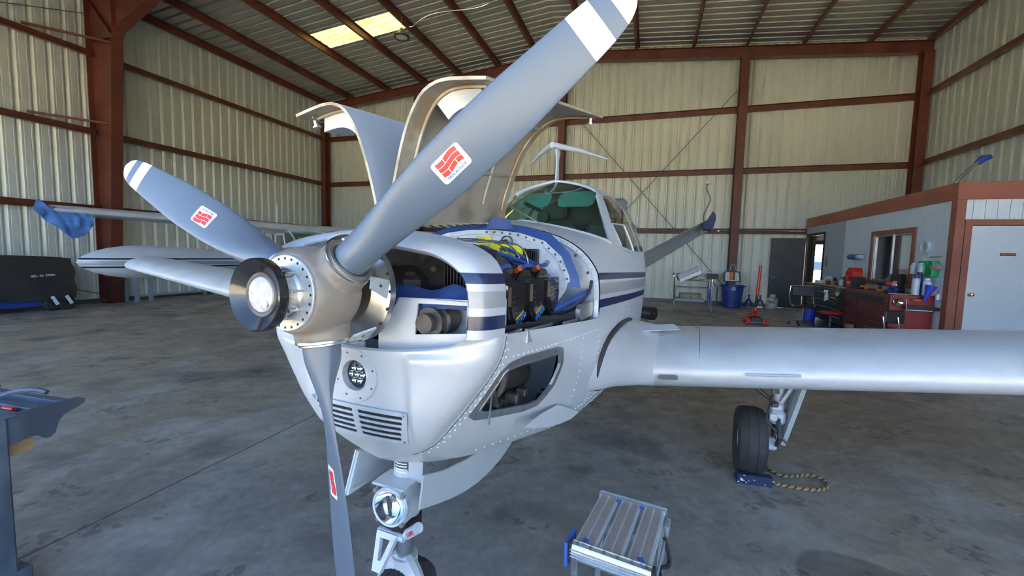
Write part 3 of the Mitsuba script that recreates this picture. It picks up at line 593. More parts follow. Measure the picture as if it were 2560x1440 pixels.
for s in (1, -1):
    obj('front_cylinder_fins', cat([bx((-.345, s*(.21+.012*k), 1.47), (.05, .004, .09)) for k in range(14)]), 'fin_metal', eng)
    # inlet: white sheet front panel with a window, blue seal above it
    pw = sg.Polygon([(.03, 1.16), (.37, 1.24), (.37, 1.405), (.115, 1.40), (.09, 1.36), (.03, 1.35)]).difference(sg.Polygon([(.175, 1.285), (.36, 1.305), (.36, 1.388), (.185, 1.384)]))
    obj('inlet_panel', tf(ext(pw, .006), frame((-.215, 0, 0), (0, s, 0), (0, 0, 1), (1, 0, 0))), 'white_matte', eng)
    obj('inlet_back_panel', tf(ext(sg.box(.05, 1.15, .42, 1.4), .004), frame((-.36, 0, 0), (0, s, 0), (0, 0, 1), (1, 0, 0))), 'white_matte', eng)
    obj('inlet_shelf', grid(np.array([[(x, s*y, z+.02*(x+.215)) for y, z in ((.03, 1.36), (.09, 1.37), (.115, 1.40), (.22, 1.402), (.38, 1.40))] for x in (-.20, -.40)])), 'blue_silicone', eng)
    bl = [(.0, 1.40, .055), (.06, 1.40, .05), (.14, 1.395, .035), (.22, 1.395, .03), (.28, 1.40, .045), (.33, 1.40, .03), (.40, 1.405, .02)]
    obj('inlet_baffle', bb(-.352, -.346, *sorted((s*.0, s*.385)), 1.40, 1.555), 'dark_bay', eng)
    bl = [tuple(q) for q in spline([(a, b, c) for a, b, c in bl], 4)]
    obj('inlet_seal', grid(np.array([[(-.235, s*y, z-.03) for y, z, h in bl], [(-.23, s*y, z) for y, z, h in bl], [(-.27, s*y, z+h) for y, z, h in bl]])), 'blue_silicone', eng, smooth=40)
    BF = [(0, 1.648), (.073, 1.648), (.196, 1.634), (.318, 1.598), (.397, 1.531), (.435, 1.449), (.44, 1.42)]
    bp = sg.Polygon([(0.0, 1.38)]+[(0, 1.648)]+BF[1:]+[(.43, 1.385), (.36, 1.27), (.3, 1.27), (.2, 1.38)])
    rb = obj('rear_baffle', tf(ext(bp, .004), frame((-1.0, 0, 0), (0, s, 0), (0, 0, 1), (1, 0, 0))), 'baffle_white', eng)
    lip_ = sg.LineString(BF).buffer(.011, cap_style=2)
    obj('rear_baffle_strip', tf(ext(lip_, .004), frame((-.994, 0, 0), (0, s, 0), (0, 0, 1), (1, 0, 0))), 'baffle_white', eng)
    if s > 0:
        ln = sg.LineString(BF)
        for t in np.linspace(.04, .97, 13):
            q = ln.interpolate(t, normalized=True); obj('screw', cyl((-.99, q.x, q.y), (-.986, q.x, q.y), .005, 8), 'dark_grey', eng)
        for q in ((.17, 1.60), (.34, 1.51), (.30, 1.44), (.2, 1.5)): obj('plug', cyl((-.996, *q), (-.992, *q), .012, 12), 'aluminium', eng)
        obj('vent_tube', cat(lathe([(.028, 0), (.034, .004), (.028, .008)], 18, frame((-.996, .13, 1.60), (0, 1, 0), (0, 0, 1), (1, 0, 0))), cyl((-.99, .13, 1.60), (-.93, .10, 1.585), .015, 14)), 'engine_grey', eng)
        obj('oil_cooler', cat([bx((-.985, .19+.011*k, 1.50), (.03, .005, .12)) for k in range(9)]+[bx((-.985, .235, 1.565), (.035, .12, .01)), bx((-.985, .291, 1.50), (.035, .012, .13))]), 'fin_metal', eng)
    seal = [(0, 1.648), (.07, 1.65), (.196, 1.637), (.318, 1.60), (.40, 1.531), (.44, 1.449), (.445, 1.40)]; n_ = [(0, .04), (.004, .042), (.012, .042), (.025, .04), (.033, .026), (.036, .008), (.045, -.005)]
    obj('baffle_seal', grid(np.array([[(-1.0, s*a, b) for a, b in seal], [(-1.005-.006*i % .02, s*(a+.5*u), b+.5*v) for i, ((a, b), (u, v)) in enumerate(zip(seal, n_))], [(-1.03+.01*math.sin(i*2.0), s*(a+u), b+v) for i, ((a, b), (u, v)) in enumerate(zip(seal, n_))]])), 'blue_silicone', eng, smooth=50)
# --- open cowl doors
def door(s, ang):
    t = math.radians(ang); c, sn = math.cos(t), math.sin(t); R = []
    xs = np.linspace(-.27, -1.19, 14)
    for x in xs:
        q = up_cowl(x)[:, 1:]; z0 = q[0, 1]; y, dz = q[:, 0], q[:, 1]-z0
        R.append(np.c_[np.full(len(q), x), s*(y*c-dz*sn+.012), z0+.01+y*sn+dz*c])
    R = np.array(R); g = grid(R)
    nrm = np.array(g.vertex_normals).reshape(R.shape); ctr = np.array([0, s*.5, 2.0])
    sign = -1 if np.mean(((R-ctr)*nrm).sum(-1)) < 0 else 1
    inn = R-sign*nrm*.010
    k = obj('cowl_door', g, 'white_paint', air, smooth=True, label='white cowl door swung open above the engine')
    obj('inner_skin', grid(inn[1:-1, 0:-1]), 'inner_skin', k, smooth=True)
    loop = lambda A: np.concatenate([A[0], A[1:, -1], A[-1, ::-1][1:], A[::-1, 0][1:-1]])
    lo, li = loop(R), loop(inn)
    obj('edge', cat(grid(np.array([lo, li]), cv=True), grid(inn[:2]), grid(inn[-2:]), grid(inn[:, -2:])), 'rim_tan', k)
    for xf_ in (1, -2):
        e = inn[xf_]-sign*nrm[xf_]*.006; obj('edge_rib', tube(e[2:-1], .007, 6), 'rim_tan', k)
    for j in (8, 17): obj('stiffener', tube((inn-sign*nrm*.004)[1:-1, j], .008, 6), 'inner_skin', k)
    for xi in (5, 9): obj('stiffener', tube((inn-sign*nrm*.004)[xi, 3:17], .009, 6), 'inner_skin', k)
    for xi in (1, 6, 12):
        q = inn[xi, -2]; d = -sign*nrm[xi, -2]
        obj('latch', cat(cyl(q, q+d*.03, .009, 10), cyl(q+d*.03, q+d*.036, .016, 10), bx(q+d*.005, (.05, .03, .012), .003)), 'aluminium', k)
    q = inn[1, 19:25]-sign*nrm[1, 19:25]*.01
    obj('side_flap', cat(grid(np.array([inn[1, 17:25], inn[1, 17:25]+np.array([-.03, s*.035, -.055]), inn[4, 17:25]+np.array([0, s*.035, -.05])]))), 'blade_white' if s < 0 else 'firewall_metal', k)
    return R
DL = door(1, 84); DR = door(-1, 80)
obj('door_stay', tube([(-1.15, .075, 1.79), (-1.32, .20, 1.705)], .004, 6), 'aluminium', air)
obj('seal_tab', grid(np.array([[(-.93-.05*u, .03+.12*u+.02*v, 1.66+.055*v*(1-(2*u-1)**4)) for u in np.linspace(0, 1, 9)] for v in np.linspace(0, 1, 5)])), 'blue_silicone', eng)
obj('hinge', cat([cyl((x, 0, 1.615-.0905*(x+.25)+.006), (x-.06, 0, 1.615-.0905*(x+.31)+.006), .0035, 8) for x in np.arange(-.28, -1.14, -.065)]), 'engine_grey', air)
# --- overhead V aerial, nose gear doors and belly flap
def blade_aerial():
    m = loft([np.array([(-2.17-.3*k+.035*(1-.4*k)*math.cos(a), .012*math.sin(a)*(1-.3*k), 2.09+.235*k) for a in np.linspace(0, 2*PI, 17)[:-1]])*1.0 for k in np.linspace(0, 1, 8)*.33] ) if False else loft([np.array([(-2.22+.035*w*math.cos(a), -.02+.011*w*math.sin(a), z) for a in np.linspace(0, 2*PI, 17)[:-1]]) for z, w in ((2.085, 1.1), (2.16, .9), (2.25, .85), (2.29, 1.1), (2.315, 1.5), (2.33, 1.3))])
    arms = [tube([(-2.15, -.04, 2.35), (-2.31, -.03+s*.155, 2.335), (-2.5, -.02+s*.32, 2.30)], [.024, .016, .006], 10) for s in (1, -1)]
    return cat(m, arms)
obj('aerial', blade_aerial(), 'white_paint', air, label='white V shaped aerial on the cabin roof')
# --- wings
AFC = np.array([(0, 0), (.006, .022), (.02, .043), (.05, .068), (.1, .09), (.18, .106), (.28, .112), (.4, .105), (.55, .084), (.7, .057), (.85, .029), (1, .002)])
AFL = np.array([(0, 0), (.006, -.02), (.02, -.034), (.05, -.046), (.1, -.053), (.18, -.057), (.28, -.058), (.4, -.054), (.55, -.044), (.7, -.031), (.85, -.016), (1, -.002)])
def airfoil(n=22):
    u = (1-np.cos(np.linspace(0, PI, n)))/2
    fu = PchipInterpolator(AFC[:, 0]**.5, AFC[:, 1]); fl_ = PchipInterpolator(AFL[:, 0]**.5, AFL[:, 1])
    return u, fu(u**.5), fl_(u**.5)
def wing_sec(y, xle, c, zle, t=1.0, tilt=.05):
    u, a, b = airfoil(); th = 2.05*.98*t
    X = np.r_[u[::-1], u[1:]]; Z = np.r_[a[::-1], b[1:]]
    return np.c_[xle-X*c, np.full(len(X), y), zle+Z*th-tilt*c*X]
WST = [(.50, -1.05, 2.68, .955, .98), (.60, -1.33, 2.40, .925, .98), (.70, -1.56, 2.17, .885, .98), (.775, -1.66, 2.06, .865, .98), (.79, -1.665, 2.055, .866, .98), (1.5, -1.685, 1.87, .941, .9), (2.5, -1.71, 1.63, 1.046, .78), (4.0, -1.75, 1.30, 1.204, .6), (5.02, -1.78, 1.08, 1.31, .48)]
# denser sections for smooth shading
wing = loft([wing_sec(*w) for w in WST])
for s in (1, -1):
    w = obj('wing', wing if s > 0 else mirror_y(wing), 'wing_paint', air, smooth=30)
    # rubber root seal: follows the root section just outboard of the skin
    rs = wing_sec(.555, -1.20, 2.5, .94, .98); k = [i for i in range(len(rs)) if rs[i, 0] > -2.2]
    sp = rs[k]; sp[:, 1] = [low_y(q[0], min(max(q[2], .66), 1.2))+.004 for q in sp]
    obj('root_seal', tube(sp*[1, s, 1], .017, 8), 'black_rubber', w)
    seam = wing_sec(1.02, -1.675, 1.985, .89, .965); obj('skin_seam', tube((seam+[.0005, 0, .0])[6:30]*[1, s, 1], .0013, 5), 'dark_grey', w)
    ov = wing_sec(.86, -1.668, 2.03, .874, .97); q0 = ov[23]
    obj('inlet_oval', tf(ext(rrect(.11, .03, .0149), .006), frame((-1.662, s*.86, .862), unit((0, 1, .105*s)), unit((.25, -.1*s, 1)), unit((1, 0, -.25)))), 'aluminium', w)
    obj('stall_strip', tube([(-1.668, s*1.25, .927), (-1.672, s*1.5, .953)], .007, 6), 'white_paint', w)
    # tip tank
    L0, L1, R0 = -1.44, -4.3, .197
    tk = [(0.0, .02), (.02, .18), (.06, .36), (.14, .58), (.26, .80), (.42, .95), (.6, 1.0), (.9, .97), (1.3, .86), (1.8, .66), (2.3, .42), (2.7, .2), (2.86, .03)]
    rr = [np.array([(L0-a, s*5.2+R0*r*math.cos(t)*.8, 1.345+R0*r*math.sin(t)) for t in np.linspace(0, 2*PI, 33)[:-1]]) for a, r in tk]
    def tank_col(p, n, uv):
        x, y, z = loc(p); b = lambda a, c: smoothstep(a-.002, a+.002, z)*smoothstep(c+.002, c-.002, z)
        c = mix(WHITE, NAVY, b(1.373, 1.393)+b(1.278, 1.297)); return mix(c, SILVER, b(1.312, 1.357))
    if s > 0: mat('tank_paint', proc(tank_col), rough=.3, coat=.5, cr=.04)
    obj('tip_tank', loft(rr), 'tank_paint', air, smooth=40)
# V tail
DRP = lambda u: .34*max(0.0, u-.45)
for s in (1, -1):
    sec = lambda k: np.array([(-5.75-.55*k-(1.0-.33*k)*u, s*(.1+1.18*k+(sg_*.035*(1-.5*k)*4*u*(1-u)-DRP(u)*(1-.4*k))*-.55), 1.52+.72*k+(sg_*.035*(1-.5*k)*4*u*(1-u)-DRP(u)*(1-.4*k))*.83) for u, sg_ in [(u, 1) for u in np.linspace(0, 1, 9)]+[(u, -1) for u in np.linspace(1, 0, 9)[1:-1]]])
    m = loft([sec(k) for k in np.linspace(0, .9, 6)])
    v = obj('tail_surface', m, 'wing_paint', air, smooth=30)
    tq = sg.Polygon([(1.10, 2.13), (1.179, 2.274), (1.215, 2.21), (1.225, 2.147), (1.20, 2.05), (1.151, 1.983), (1.05, 2.0), (1.05, 2.08)]).buffer(-.01).buffer(.01)
    tipm = ext(tq, .3, frame((-6.55, 0, 0), (0, s, 0), (0, 0, 1), (1, 0, 0)))
    obj('tip', tipm, 'navy_paint', v)
    for k in np.linspace(.12, .8, 12): 
        a, b = sec(k)[5], sec(k)[8]
        obj('ridge', tube([a+[0, .004*s, -.012], b+[0, .004*s, -.008]], .005, 5), 'wing_paint', v)
# --- landing gear
def wheel(c, R, w, rim_r, parent, ax=(0, 1, 0)):
    X = axis_frame(c, ax); h = w/2
    prof = [(rim_r, -h*.62), (rim_r+.02, -h*.8), (R*.72, -h*.98), (R*.86, -h), (R*.95, -h*.82), (R*.985, -h*.5), (R, -h*.36), (R*.985, -h*.34), (R*.985, -h*.30), (R, -h*.28), (R, h*.28), (R*.985, h*.30), (R*.985, h*.34), (R, h*.36), (R*.985, h*.5), (R*.95, h*.82), (R*.86, h), (R*.72, h*.98), (rim_r+.02, h*.8), (rim_r, h*.62)]
    obj('tyre', lathe(prof, 44, X), 'black_rubber', parent, smooth=25)
    obj('wheel_rim', lathe([(0, -h*.45), (rim_r*.45, -h*.45), (rim_r*.5, -h*.3), (rim_r*.85, -h*.3), (rim_r*.92, -h*.72), (rim_r+.006, -h*.75), (rim_r+.004, -h*.6), (rim_r+.004, h*.6), (rim_r+.006, h*.75), (rim_r*.9, h*.7), (rim_r*.8, h*.3), (0, h*.3)], 30, X), 'baffle_white', parent)
obj('main_gear', tube([(-2.56, 1.56, .92), (-2.56, 1.56, .40)], .042, 14), 'white_paint', air)
mg = air+'__main_gear'
wheel((-2.56, 1.40, .238), .238, .185, .085, mg)
obj('strut_piston', tube([(-2.56, 1.56, .42), (-2.56, 1.56, .24)], .028, 14), 'chrome', mg)
obj('axle_block', cat(bx((-2.56, 1.53, .24), (.08, .08, .09), .015), bx((-2.58, 1.56, .34), (.03, .04, .2)), bx((-2.56, 1.56, .44), (.10, .10, .10), .02), bx((-2.53, 1.545, .52), (.07, .08, .06), .015), bx((-2.50, 1.53, .45), (.03, .05, .05), .005)), 'baffle_white', mg)
obj('torque_link', cat(tube([(-2.50, 1.56, .44), (-2.42, 1.56, .34), (-2.50, 1.56, .25)], .014, 8), tube([(-2.50, 1.50, .40), (-2.48, 1.62, .28)], .008, 6)), 'engine_grey', mg)
obj('brake', cat(bx((-2.56, 1.50, .17), (.10, .05, .07), .01), lathe([(.03, 0), (.10, 0), (.10, .01), (.03, .01)], 26, axis_frame((-2.56, 1.50, .238), (0, 1, 0)))), 'engine_grey', mg)
obj('brake_hose', tube([(-2.52, 1.52, .60), (-2.47, 1.49, .50), (-2.47, 1.48, .40), (-2.50, 1.50, .30)], .007, 6, 5), 'black_rubber', mg)
obj('drag_strut', cat(tube([(-2.52, 1.54, .54), (-2.50, 1.33, .70)], .011, 8), tube([(-2.545, 1.54, .54), (-2.55, 1.33, .70)], .011, 8), bx((-2.52, 1.53, .54), (.07, .05, .04), .01)), 'engine_grey', mg)
obj('placard', bx((-2.516, 1.545, .64), (.006, .025, .055)), 'dark_grey', mg)
gd = sg.Polygon([(-.16, .0), (.16, .0), (.13, -.25), (.02, -.50), (-.03, -.50), (-.10, -.25)])
GX = frame((-2.56, 1.69, .74), (-1, 0, 0), unit((0, .16, 1)), unit((0, 1, -.16)))
mgd = obj('gear_door', ext(gd, .008, GX), 'white_paint', mg)
obj('door_rib', cat(ext(gd.exterior.buffer(.009).intersection(gd.buffer(.001)), .025, GX@xform((0, 0, -.02))), [ext(sg.LineString([(a, -.02), (b, -.42)]).buffer(.006), .022, GX@xform((0, 0, -.02))) for a, b in ((-.07, -.03), (.0, .0), (.08, .02))], tube([(-2.5, 1.57, .56), (-2.5, 1.67, .76)], .014, 8)), 'white_paint', mg)
# right main gear (mostly hidden)
obj('main_gear', tube([(-2.56, -1.56, .92), (-2.56, -1.56, .24)], .04, 14), 'white_paint', air); mg2 = air+'__main_gear_001'; wheel((-2.56, -1.40, .238), .238, .185, .085, mg2)
# nose gear
NX = -.37
ng = obj('nose_gear', cat(tube([(NX-.05, 0, .80), (NX-.02, 0, .55)], .055, 18), lathe([(.055, 0), (.06, .0), (.06, .02), (.055, .02)], 18, axis_frame((NX-.02, 0, .56), (0, 0, 1)))), 'white_paint', air)
obj('collar', lathe([(.04, -.01), (.066, -.005), (.066, .03), (.045, .04)], 18, axis_frame((NX-.015, 0, .515), (0, 0, 1))), 'black_part', ng)
obj('strut_piston', tube([(NX-.02, 0, .53), (NX-.02, 0, .34)], .033, 16), 'chrome', ng)
wheel((NX, 0, .175), .175, .125, .065, ng)
obj('fork', cat(tube([(NX-.02, -.005, .36), (NX, .05, .33), (NX, .085, .26), (NX, .085, .17)], [.04, .035, .026, .022], 10, 4), tube([(NX-.02, .005, .36), (NX, -.05, .33), (NX, -.085, .26), (NX, -.085, .17)], [.04, .035, .026, .022], 10, 4), cyl((NX-.02, 0, .33), (NX-.02, 0, .38), .05, 16)), 'white_paint', ng)
tl = sg.Polygon([(-.045, 0), (.045, 0), (.018, -.125), (-.018, -.125)]).difference(sg.Polygon([(-.022, -.02), (.022, -.02), (.006, -.09), (-.006, -.09)]))
obj('torque_link', cat(ext(tl, .02, frame((NX+.05, -.015, .505), (0, 1, 0), unit((-.55, 0, 1)), unit((1, 0, .55)))), cyl((NX+.05, -.065, .50), (NX+.05, .05, .50), .014, 10)), 'baffle_white', ng)
obj('shimmy_damper', cat(cyl((NX+.05, .065, .522), (NX+.07, .128, .578), .018, 16), cyl((NX+.045, .03, .495), (NX+.05, .065, .522), .009, 8)), 'baffle_white', ng)
dfr = unit((.02, .063, .056)); dn = unit(np.cross(dfr, np.cross((1, .4, .35), dfr)))
obj('damper_label', text('LORD', .0135, frame(np.array((NX+.0615, .100, .5535))+dn*.0183, dfr, np.cross(dn, dfr), dn), .001, True), 'decal_red', ng)
lc = np.array((NX+.085, .018, .636)); la = unit((1, .06, .05))
hl_ = obj('taxi_light', lathe([(.070, .012), (.066, .016), (.0615, .014), (.0615, .010), (.066, .006), (.07, .0), (.066, -.02), (.04, -.05), (0, -.055)], 36, axis_frame(lc, la)), 'baffle_white', ng, label='round taxi light on the nose gear')
obj('reflector', lathe([(.061, .010), (.055, -.008), (.04, -.025), (.02, -.035), (0, -.038)], 30, axis_frame(lc, la)), 'chrome', ng)
obj('lens', lathe([(.0612, .0115), (.04, .016), (0, .018)], 30, axis_frame(lc, la)), 'clear_glass', ng)
obj('bulb_shield', tube([lc+la*.005+[0, -.01, .035], lc+la*.008+[0, .005, -.03]], .006, 8), 'black_part', ng)
obj('light_bracket', cat(bx((NX+.03, .0, .70), (.11, .14, .01), .003), bx((NX+.03, .068, .64), (.10, .006, .13), .002), bx((NX+.0, .06, .735), (.006, .07, .08), .002), bx((NX+.02, -.068, .66), (.08, .006, .09), .002)), 'white_paint', ng)
for a, b in ((.06, .055), (-.06, .05), (.055, -.05), (-.05, -.055)): obj('bolt', cyl(lc+la*.004+[0, a, b], lc+la*.016+[0, a, b], .008, 8), 'aluminium', ng)
obj('placard', grid(np.array([[(NX-.045+.0575*math.cos(a)+.01*(z-.7), .0575*math.sin(a), z) for a in np.linspace(-.5, .6, 8)] for z in (.715, .775)])), 'dark_grey', ng, smooth=True)
for k in range(5): obj('placard_line', grid(np.array([[(NX-.0435+.058*math.cos(a)+.01*(z-.7), .058*math.sin(a), z) for a in np.linspace(-.4, .5, 8)] for z in (.722+k*.011, .7265+k*.011)])), 'decal_white', ng)
obj('torque_link', ext(sa.scale(tl, 1, -1, origin=(0, 0)), .02, frame((NX+.06, 0, .20), (0, 1, 0), unit((.55, 0, 1)), unit((1, 0, -.55)))), 'baffle_white', ng)
for q in ((-1.95, .80), (-2.05, .80), (-2.15, .82), (-2.2, .9), (-2.2, 1.0)):
    wz = wing_sec(q[1], float(np.interp(q[1], [.5, .79, 1.5], [-1.05, -1.665, -1.685])), 2.0, float(np.interp(q[1], [.79, 1.5], [.866, .941])), .97); zt3 = float(np.interp(-q[0], -wz[:22][::-1, 0], wz[:22][::-1, 2])); obj('screw', cyl((q[0], q[1], zt3-.003), (q[0], q[1], zt3+.0015), .006, 8), 'dark_grey', air+'__wing')
# nose gear doors
ndl = sg.Polygon([(-.28, .79), (-.28, .665)]+[tuple(q) for q in spline([(-.28, .665, 0), (-.45, .60, 0), (-.66, .54, 0), (-.9, .52, 0), (-1.13, .57, 0), (-1.22, .62, 0)], 5)[1:, :2]]+[(-1.0, .66), (-.6, .70), (-.42, .74)])
dl = np.array([(a, .155+.02*(b-.6)/.2, b-.0) for a, b in ndl.exterior.coords])
obj('nose_gear_door', ext(ndl, .007, frame((0, .068, 0), (1, 0, 0), unit((0, .12, 1)), unit((0, -1, .12)))), 'white_paint', air)
ndr = sg.Polygon([(-.33, .80), (-.25, .66), (-.4, .655), (-.7, .66), (-1.1, .68), (-.6, .72)])
obj('nose_gear_door', cat(ext(ndr, .007, frame((0, -.065, -.01), (1, 0, 0), unit((0, -.15, 1)), unit((0, -1, -.15)))), ext(ndr.buffer(-.004).difference(ndr.buffer(-.018)), .014, frame((0, -.055, -.01), (1, 0, 0), unit((0, -.15, 1)), unit((0, -1, -.15))))), 'white_paint', air)
cf = sg.Polygon([(-.47, .90), (-.87, .885), (-1.253, .73), (-1.15, .732), (-.93, .785), (-.7, .85)])
cfp = np.array([(-.49, .44, .928), (-.64, .457, .928), (-.80, .47, .915), (-1.01, .512, .82), (-.90, .505, .825), (-.775, .49, .845), (-.66, .475, .872), (-.56, .458, .903)])
obj('cowl_flap', trimesh.convex.convex_hull(np.vstack([cfp, cfp+[0, -.006, 0]])), 'white_paint', air)
obj('step_hoop', tube([(-1.72, .31, .66), (-1.74, .31, .56), (-1.78, .32, .525), (-1.82, .33, .56), (-1.82, .33, .66)], .012, 8, 4), 'aluminium', air)
# --- skin rivets on the left side, joined as one part
RV = []
def rivet(p, n): RV.append(lathe([(.0042, -.001), (.003, .0018), (0, .0026)], 6, axis_frame(p, n)))
def side_n(x, z):
    a = np.array((x, low_y(x, z), z)); b = np.array((x-.02, low_y(x-.02, z), z)); c = np.array((x, low_y(x, z+.01), z+.01)); return a, unit(np.cross(c-a, b-a)) if np.cross(c-a, b-a)[1] > 0 else -unit(np.cross(c-a, b-a))
for x in (-.268, -.285):
    for z in np.arange(.87, 1.29, .024): rivet(*side_n(x, z))
for x in np.arange(-.33, -1.15, -.03): rivet(*side_n(x, 1.225-.045*(-x-.3)))
for x in np.arange(-.5, -2.0, -.035): rivet(*side_n(x, .80))
for x in np.arange(-1.0, -2.2, -.03): rivet(*side_n(x, .72))
for z in np.arange(.82, 1.2, .03):
    for x in (-1.18, -1.215, -.95): rivet(*side_n(x, z))
for z in np.arange(1.06, 1.2, .03):
    for x in (-1.6, -2.1, -2.13, -2.5): rivet(*side_n(x, z))
for x in np.arange(-1.3, -2.9, -.045):
    y = np.interp(1.30, [1.22, 1.42], [.566, .572]); 
k = obj('rivets', cat(RV), 'blade_white', air); labels[k] = {'kind': 'stuff'}
sm = [side_n(-.262, z)[0]+[0, .0006, 0] for z in np.arange(.86, 1.30, .02)]; obj('cowl_seam', tube(sm, .0016, 5), 'dark_grey', air)
# --- propeller
RP = 1.048; TH = -0.0176
PA = unit((math.cos(TH), 0, -math.sin(TH))); PU = unit((math.sin(TH), 0, math.cos(TH)))
HC = np.array((0, 0, HUB[2])); PX = frame(HC, (0, 1, 0), PU, PA)       # x left, y up, z forward
hub = m3.Manifold.revolve(m3.CrossSection([[(0, -.075), (.085, -.075), (.106, -.055), (.124, -.015), (.126, .03), (.118, .07), (.103, .098), (.0, .098)]]), 48)
def m3cyl(r0, r1, L, xf): return m3.Manifold.cylinder(L, r0, r1, 40).transform(xf[:3, :4])
ANG = [0.6513+k*2*PI/3 for k in range(3)]
bfr = []
for a in ANG:
    d = np.array((math.cos(a), math.sin(a), 0)); t_ = np.array((-math.sin(a), math.cos(a), 0)); bfr.append((d, t_))
    hub = hub+m3cyl(.085, .071, .142, frame((0, 0, 0), t_, np.cross(d, t_), d))
hub = hub.refine_to_length(.014); hm = hub.to_mesh(); hm = trimesh.Trimesh(np.array(hm.vert_properties[:, :3]), np.array(hm.tri_verts)); trimesh.smoothing.filter_taubin(hm, lamb=.5, nu=.53, iterations=10)
pr = obj('propeller', hm, 'hub_grey', air, smooth=True, xf=PX, label='grey three blade propeller with its spinner taken off')
place[pr] = AIR@PX
P = lambda *a, **k: obj(*a, **k)
def sub(name, m, material, smooth=30, label=None): return obj(name, m, material, pr, smooth, label=label)
Z0 = np.eye(4)
sub('flange_ring', lathe([(.066, .097), (.098, .097), (.100, .099), (.100, .104), (.098, .106), (.066, .106)], 48), 'hub_white')
for a in np.linspace(0, 2*PI, 25)[:-1]: sub('flange_hole', cyl((.090*math.cos(a), .090*math.sin(a), .1055), (.090*math.cos(a), .090*math.sin(a), .1066), .0034, 8), 'dark_bay')
sub('dome_cylinder', lathe([(.068, .10), (.066, .112), (.060, .118), (.060, .17)], 40), 'bare_metal')
for a in np.linspace(.15, 2*PI+.15, 9)[:-1]:
    c, s_ = math.cos(a), math.sin(a)
    sub('bolt', cat(cyl((.067*c, .067*s_, .105), (.067*c, .067*s_, .140), .003, 8), cyl((.067*c, .067*s_, .132), (.067*c, .067*s_, .140), .005, 6)), 'bare_metal')
sub('spinner_support', lathe([(.060, .160), (.078, .161), (.0895, .166), (.0905, .175), (.0895, .190), (.087, .193), (.0835, .190), (.056, .172), (.054, .169)], 64), 'black_gloss', 25, 'black dished ring at the front of the hub')
sub('support_washer', lathe([(.056, .1705), (.054, .1735), (.046, .172), (.045, .169)], 48), 'engine_grey')
sub('dome_cap', lathe([(.0455, .170), (.043, .174), (.03, .177), (.012, .178), (0, .178)], 40), 'dome_white', 40)
sub('dome_plug', cyl((.022, -.022, .174), (.022, -.022, .1795), .009, 14), 'bare_metal')
sub('bulkhead', lathe([(.06, -.10), (.10, -.098), (.128, -.112), (.145, -.122), (.160, -.124), (.1655, -.12), (.1665, -.112), (.1655, -.108), (.1665, -.104), (.1665, -.128), (.15, -.135), (.06, -.12)], 72), 'bare_metal', 25)
for a in np.linspace(0, 2*PI, 19)[:-1]:
    c, s_ = math.cos(a), math.sin(a); sub('bulkhead_nut', cyl((.153*c, .153*s_, -.124), (.153*c, .153*s_, -.1165), .005, 8), 'engine_grey')
for a, (d, t_) in zip(ANG, bfr):
    X = frame((0, 0, 0), t_, np.cross(d, t_), d)
    sub('blade_socket', lathe([(.070, .136), (.0715, .139), (.0715, .144), (.068, .146), (.064, .145), (.064, .151), (.058, .153), (.050, .147)], 36, X), 'bare_metal')
    # curved bracket either side of each blade on the bulkhead rim
    for s_ in (1, -1):
        q = []
        for u in np.linspace(0, 1, 10):
            an = a+s_*(.42+.34*u); r1 = .166; r0 = .112+.04*abs(2*u-1)
            q.append((r0*math.cos(an), r0*math.sin(an)))
        o = [(.166*math.cos(a+s_*(.42+.34*u)), .166*math.sin(a+s_*(.42+.34*u))) for u in np.linspace(1, 0, 10)]
        if s_ > 0: pass
    q = [(.166*math.cos(a+u), .166*math.sin(a+u)) for u in np.linspace(-.62, .62, 14)]
    for s_ in (1, -1):
        e = np.array((math.cos(a+s_*.60)*.16, math.sin(a+s_*.60)*.16, -.10)); f = np.array((math.cos(a+s_*.46)*.158, math.sin(a+s_*.46)*.158, -.035)); 
        w = unit(np.cross(f-e, (math.cos(a+s_*.5), math.sin(a+s_*.5), 0)))*.017
        n_ = unit((math.cos(a+s_*.5), math.sin(a+s_*.5), 0))*.003
        pts = [e-w*1.6, e+w*1.6, f+w, f-w]; m = trimesh.convex.convex_hull(np.array([p_+n_ for p_ in pts]+[p_-n_ for p_ in pts])); sub('edge_bracket', m, 'hub_white')
        sub('bracket_screw', cyl((e+f)/2+n_, (e+f)/2+n_*2, .0045, 8), 'engine_grey')
RS = np.array([.145, .17, .2, .24, .28, .34, .42, .5, .6, .7, .78, .85, .9, .935, .96, .98, .992, 1.0])
CHD = np.array([.098, .098, .099, .102, .107, .118, .130, .138, .139, .133, .122, .112, .103, .095, .083, .064, .040, .010])
THK = np.array([.100, .099, .092, .075, .058, .041, .030, .024, .019, .015, .012, .010, .009, .008, .007, .006, .004, .002])
BET = np.radians(np.interp(RS, [.145, .24, .35, .5, .75, 1], [40, 40, 35, 27, 19, 15]))
fc, ft, fb = (PchipInterpolator(RS, v) for v in (CHD, THK, BET))
ANGU = np.linspace(0, 2*PI, 41)[:-1]
def blade_sec(rn):
    c, t, b = float(fc(rn)), float(ft(rn)), float(fb(rn)); k = np.clip((rn-.17)/.16, 0, 1); k = k*k*(3-2*k); out = []
    for an in ANGU:
        u, v = .5*math.cos(an), .5*math.sin(an)                 # ellipse; u +.5 = leading edge
        yt = (.55 if v > 0 else .45*(1-.75*k))*2*abs(v)**(1.0)*(1 if v > 0 else -1)*(1-.25*k*(.5-u) if v > 0 else 1)
        out.append((u*c-.03*c*k*0, yt*t))
    return np.array(out), b
def blade_map(d, t_, rn, uc, nt):
    """uc along chord (+ = leading edge), nt along the front normal"""
    b = float(fb(rn)); ch = t_*math.cos(b)+np.array((0, 0, 1))*math.sin(b); nr = np.array((0, 0, 1))*math.cos(b)-t_*math.sin(b)
    return d*rn*RP+ch*uc+nr*nt
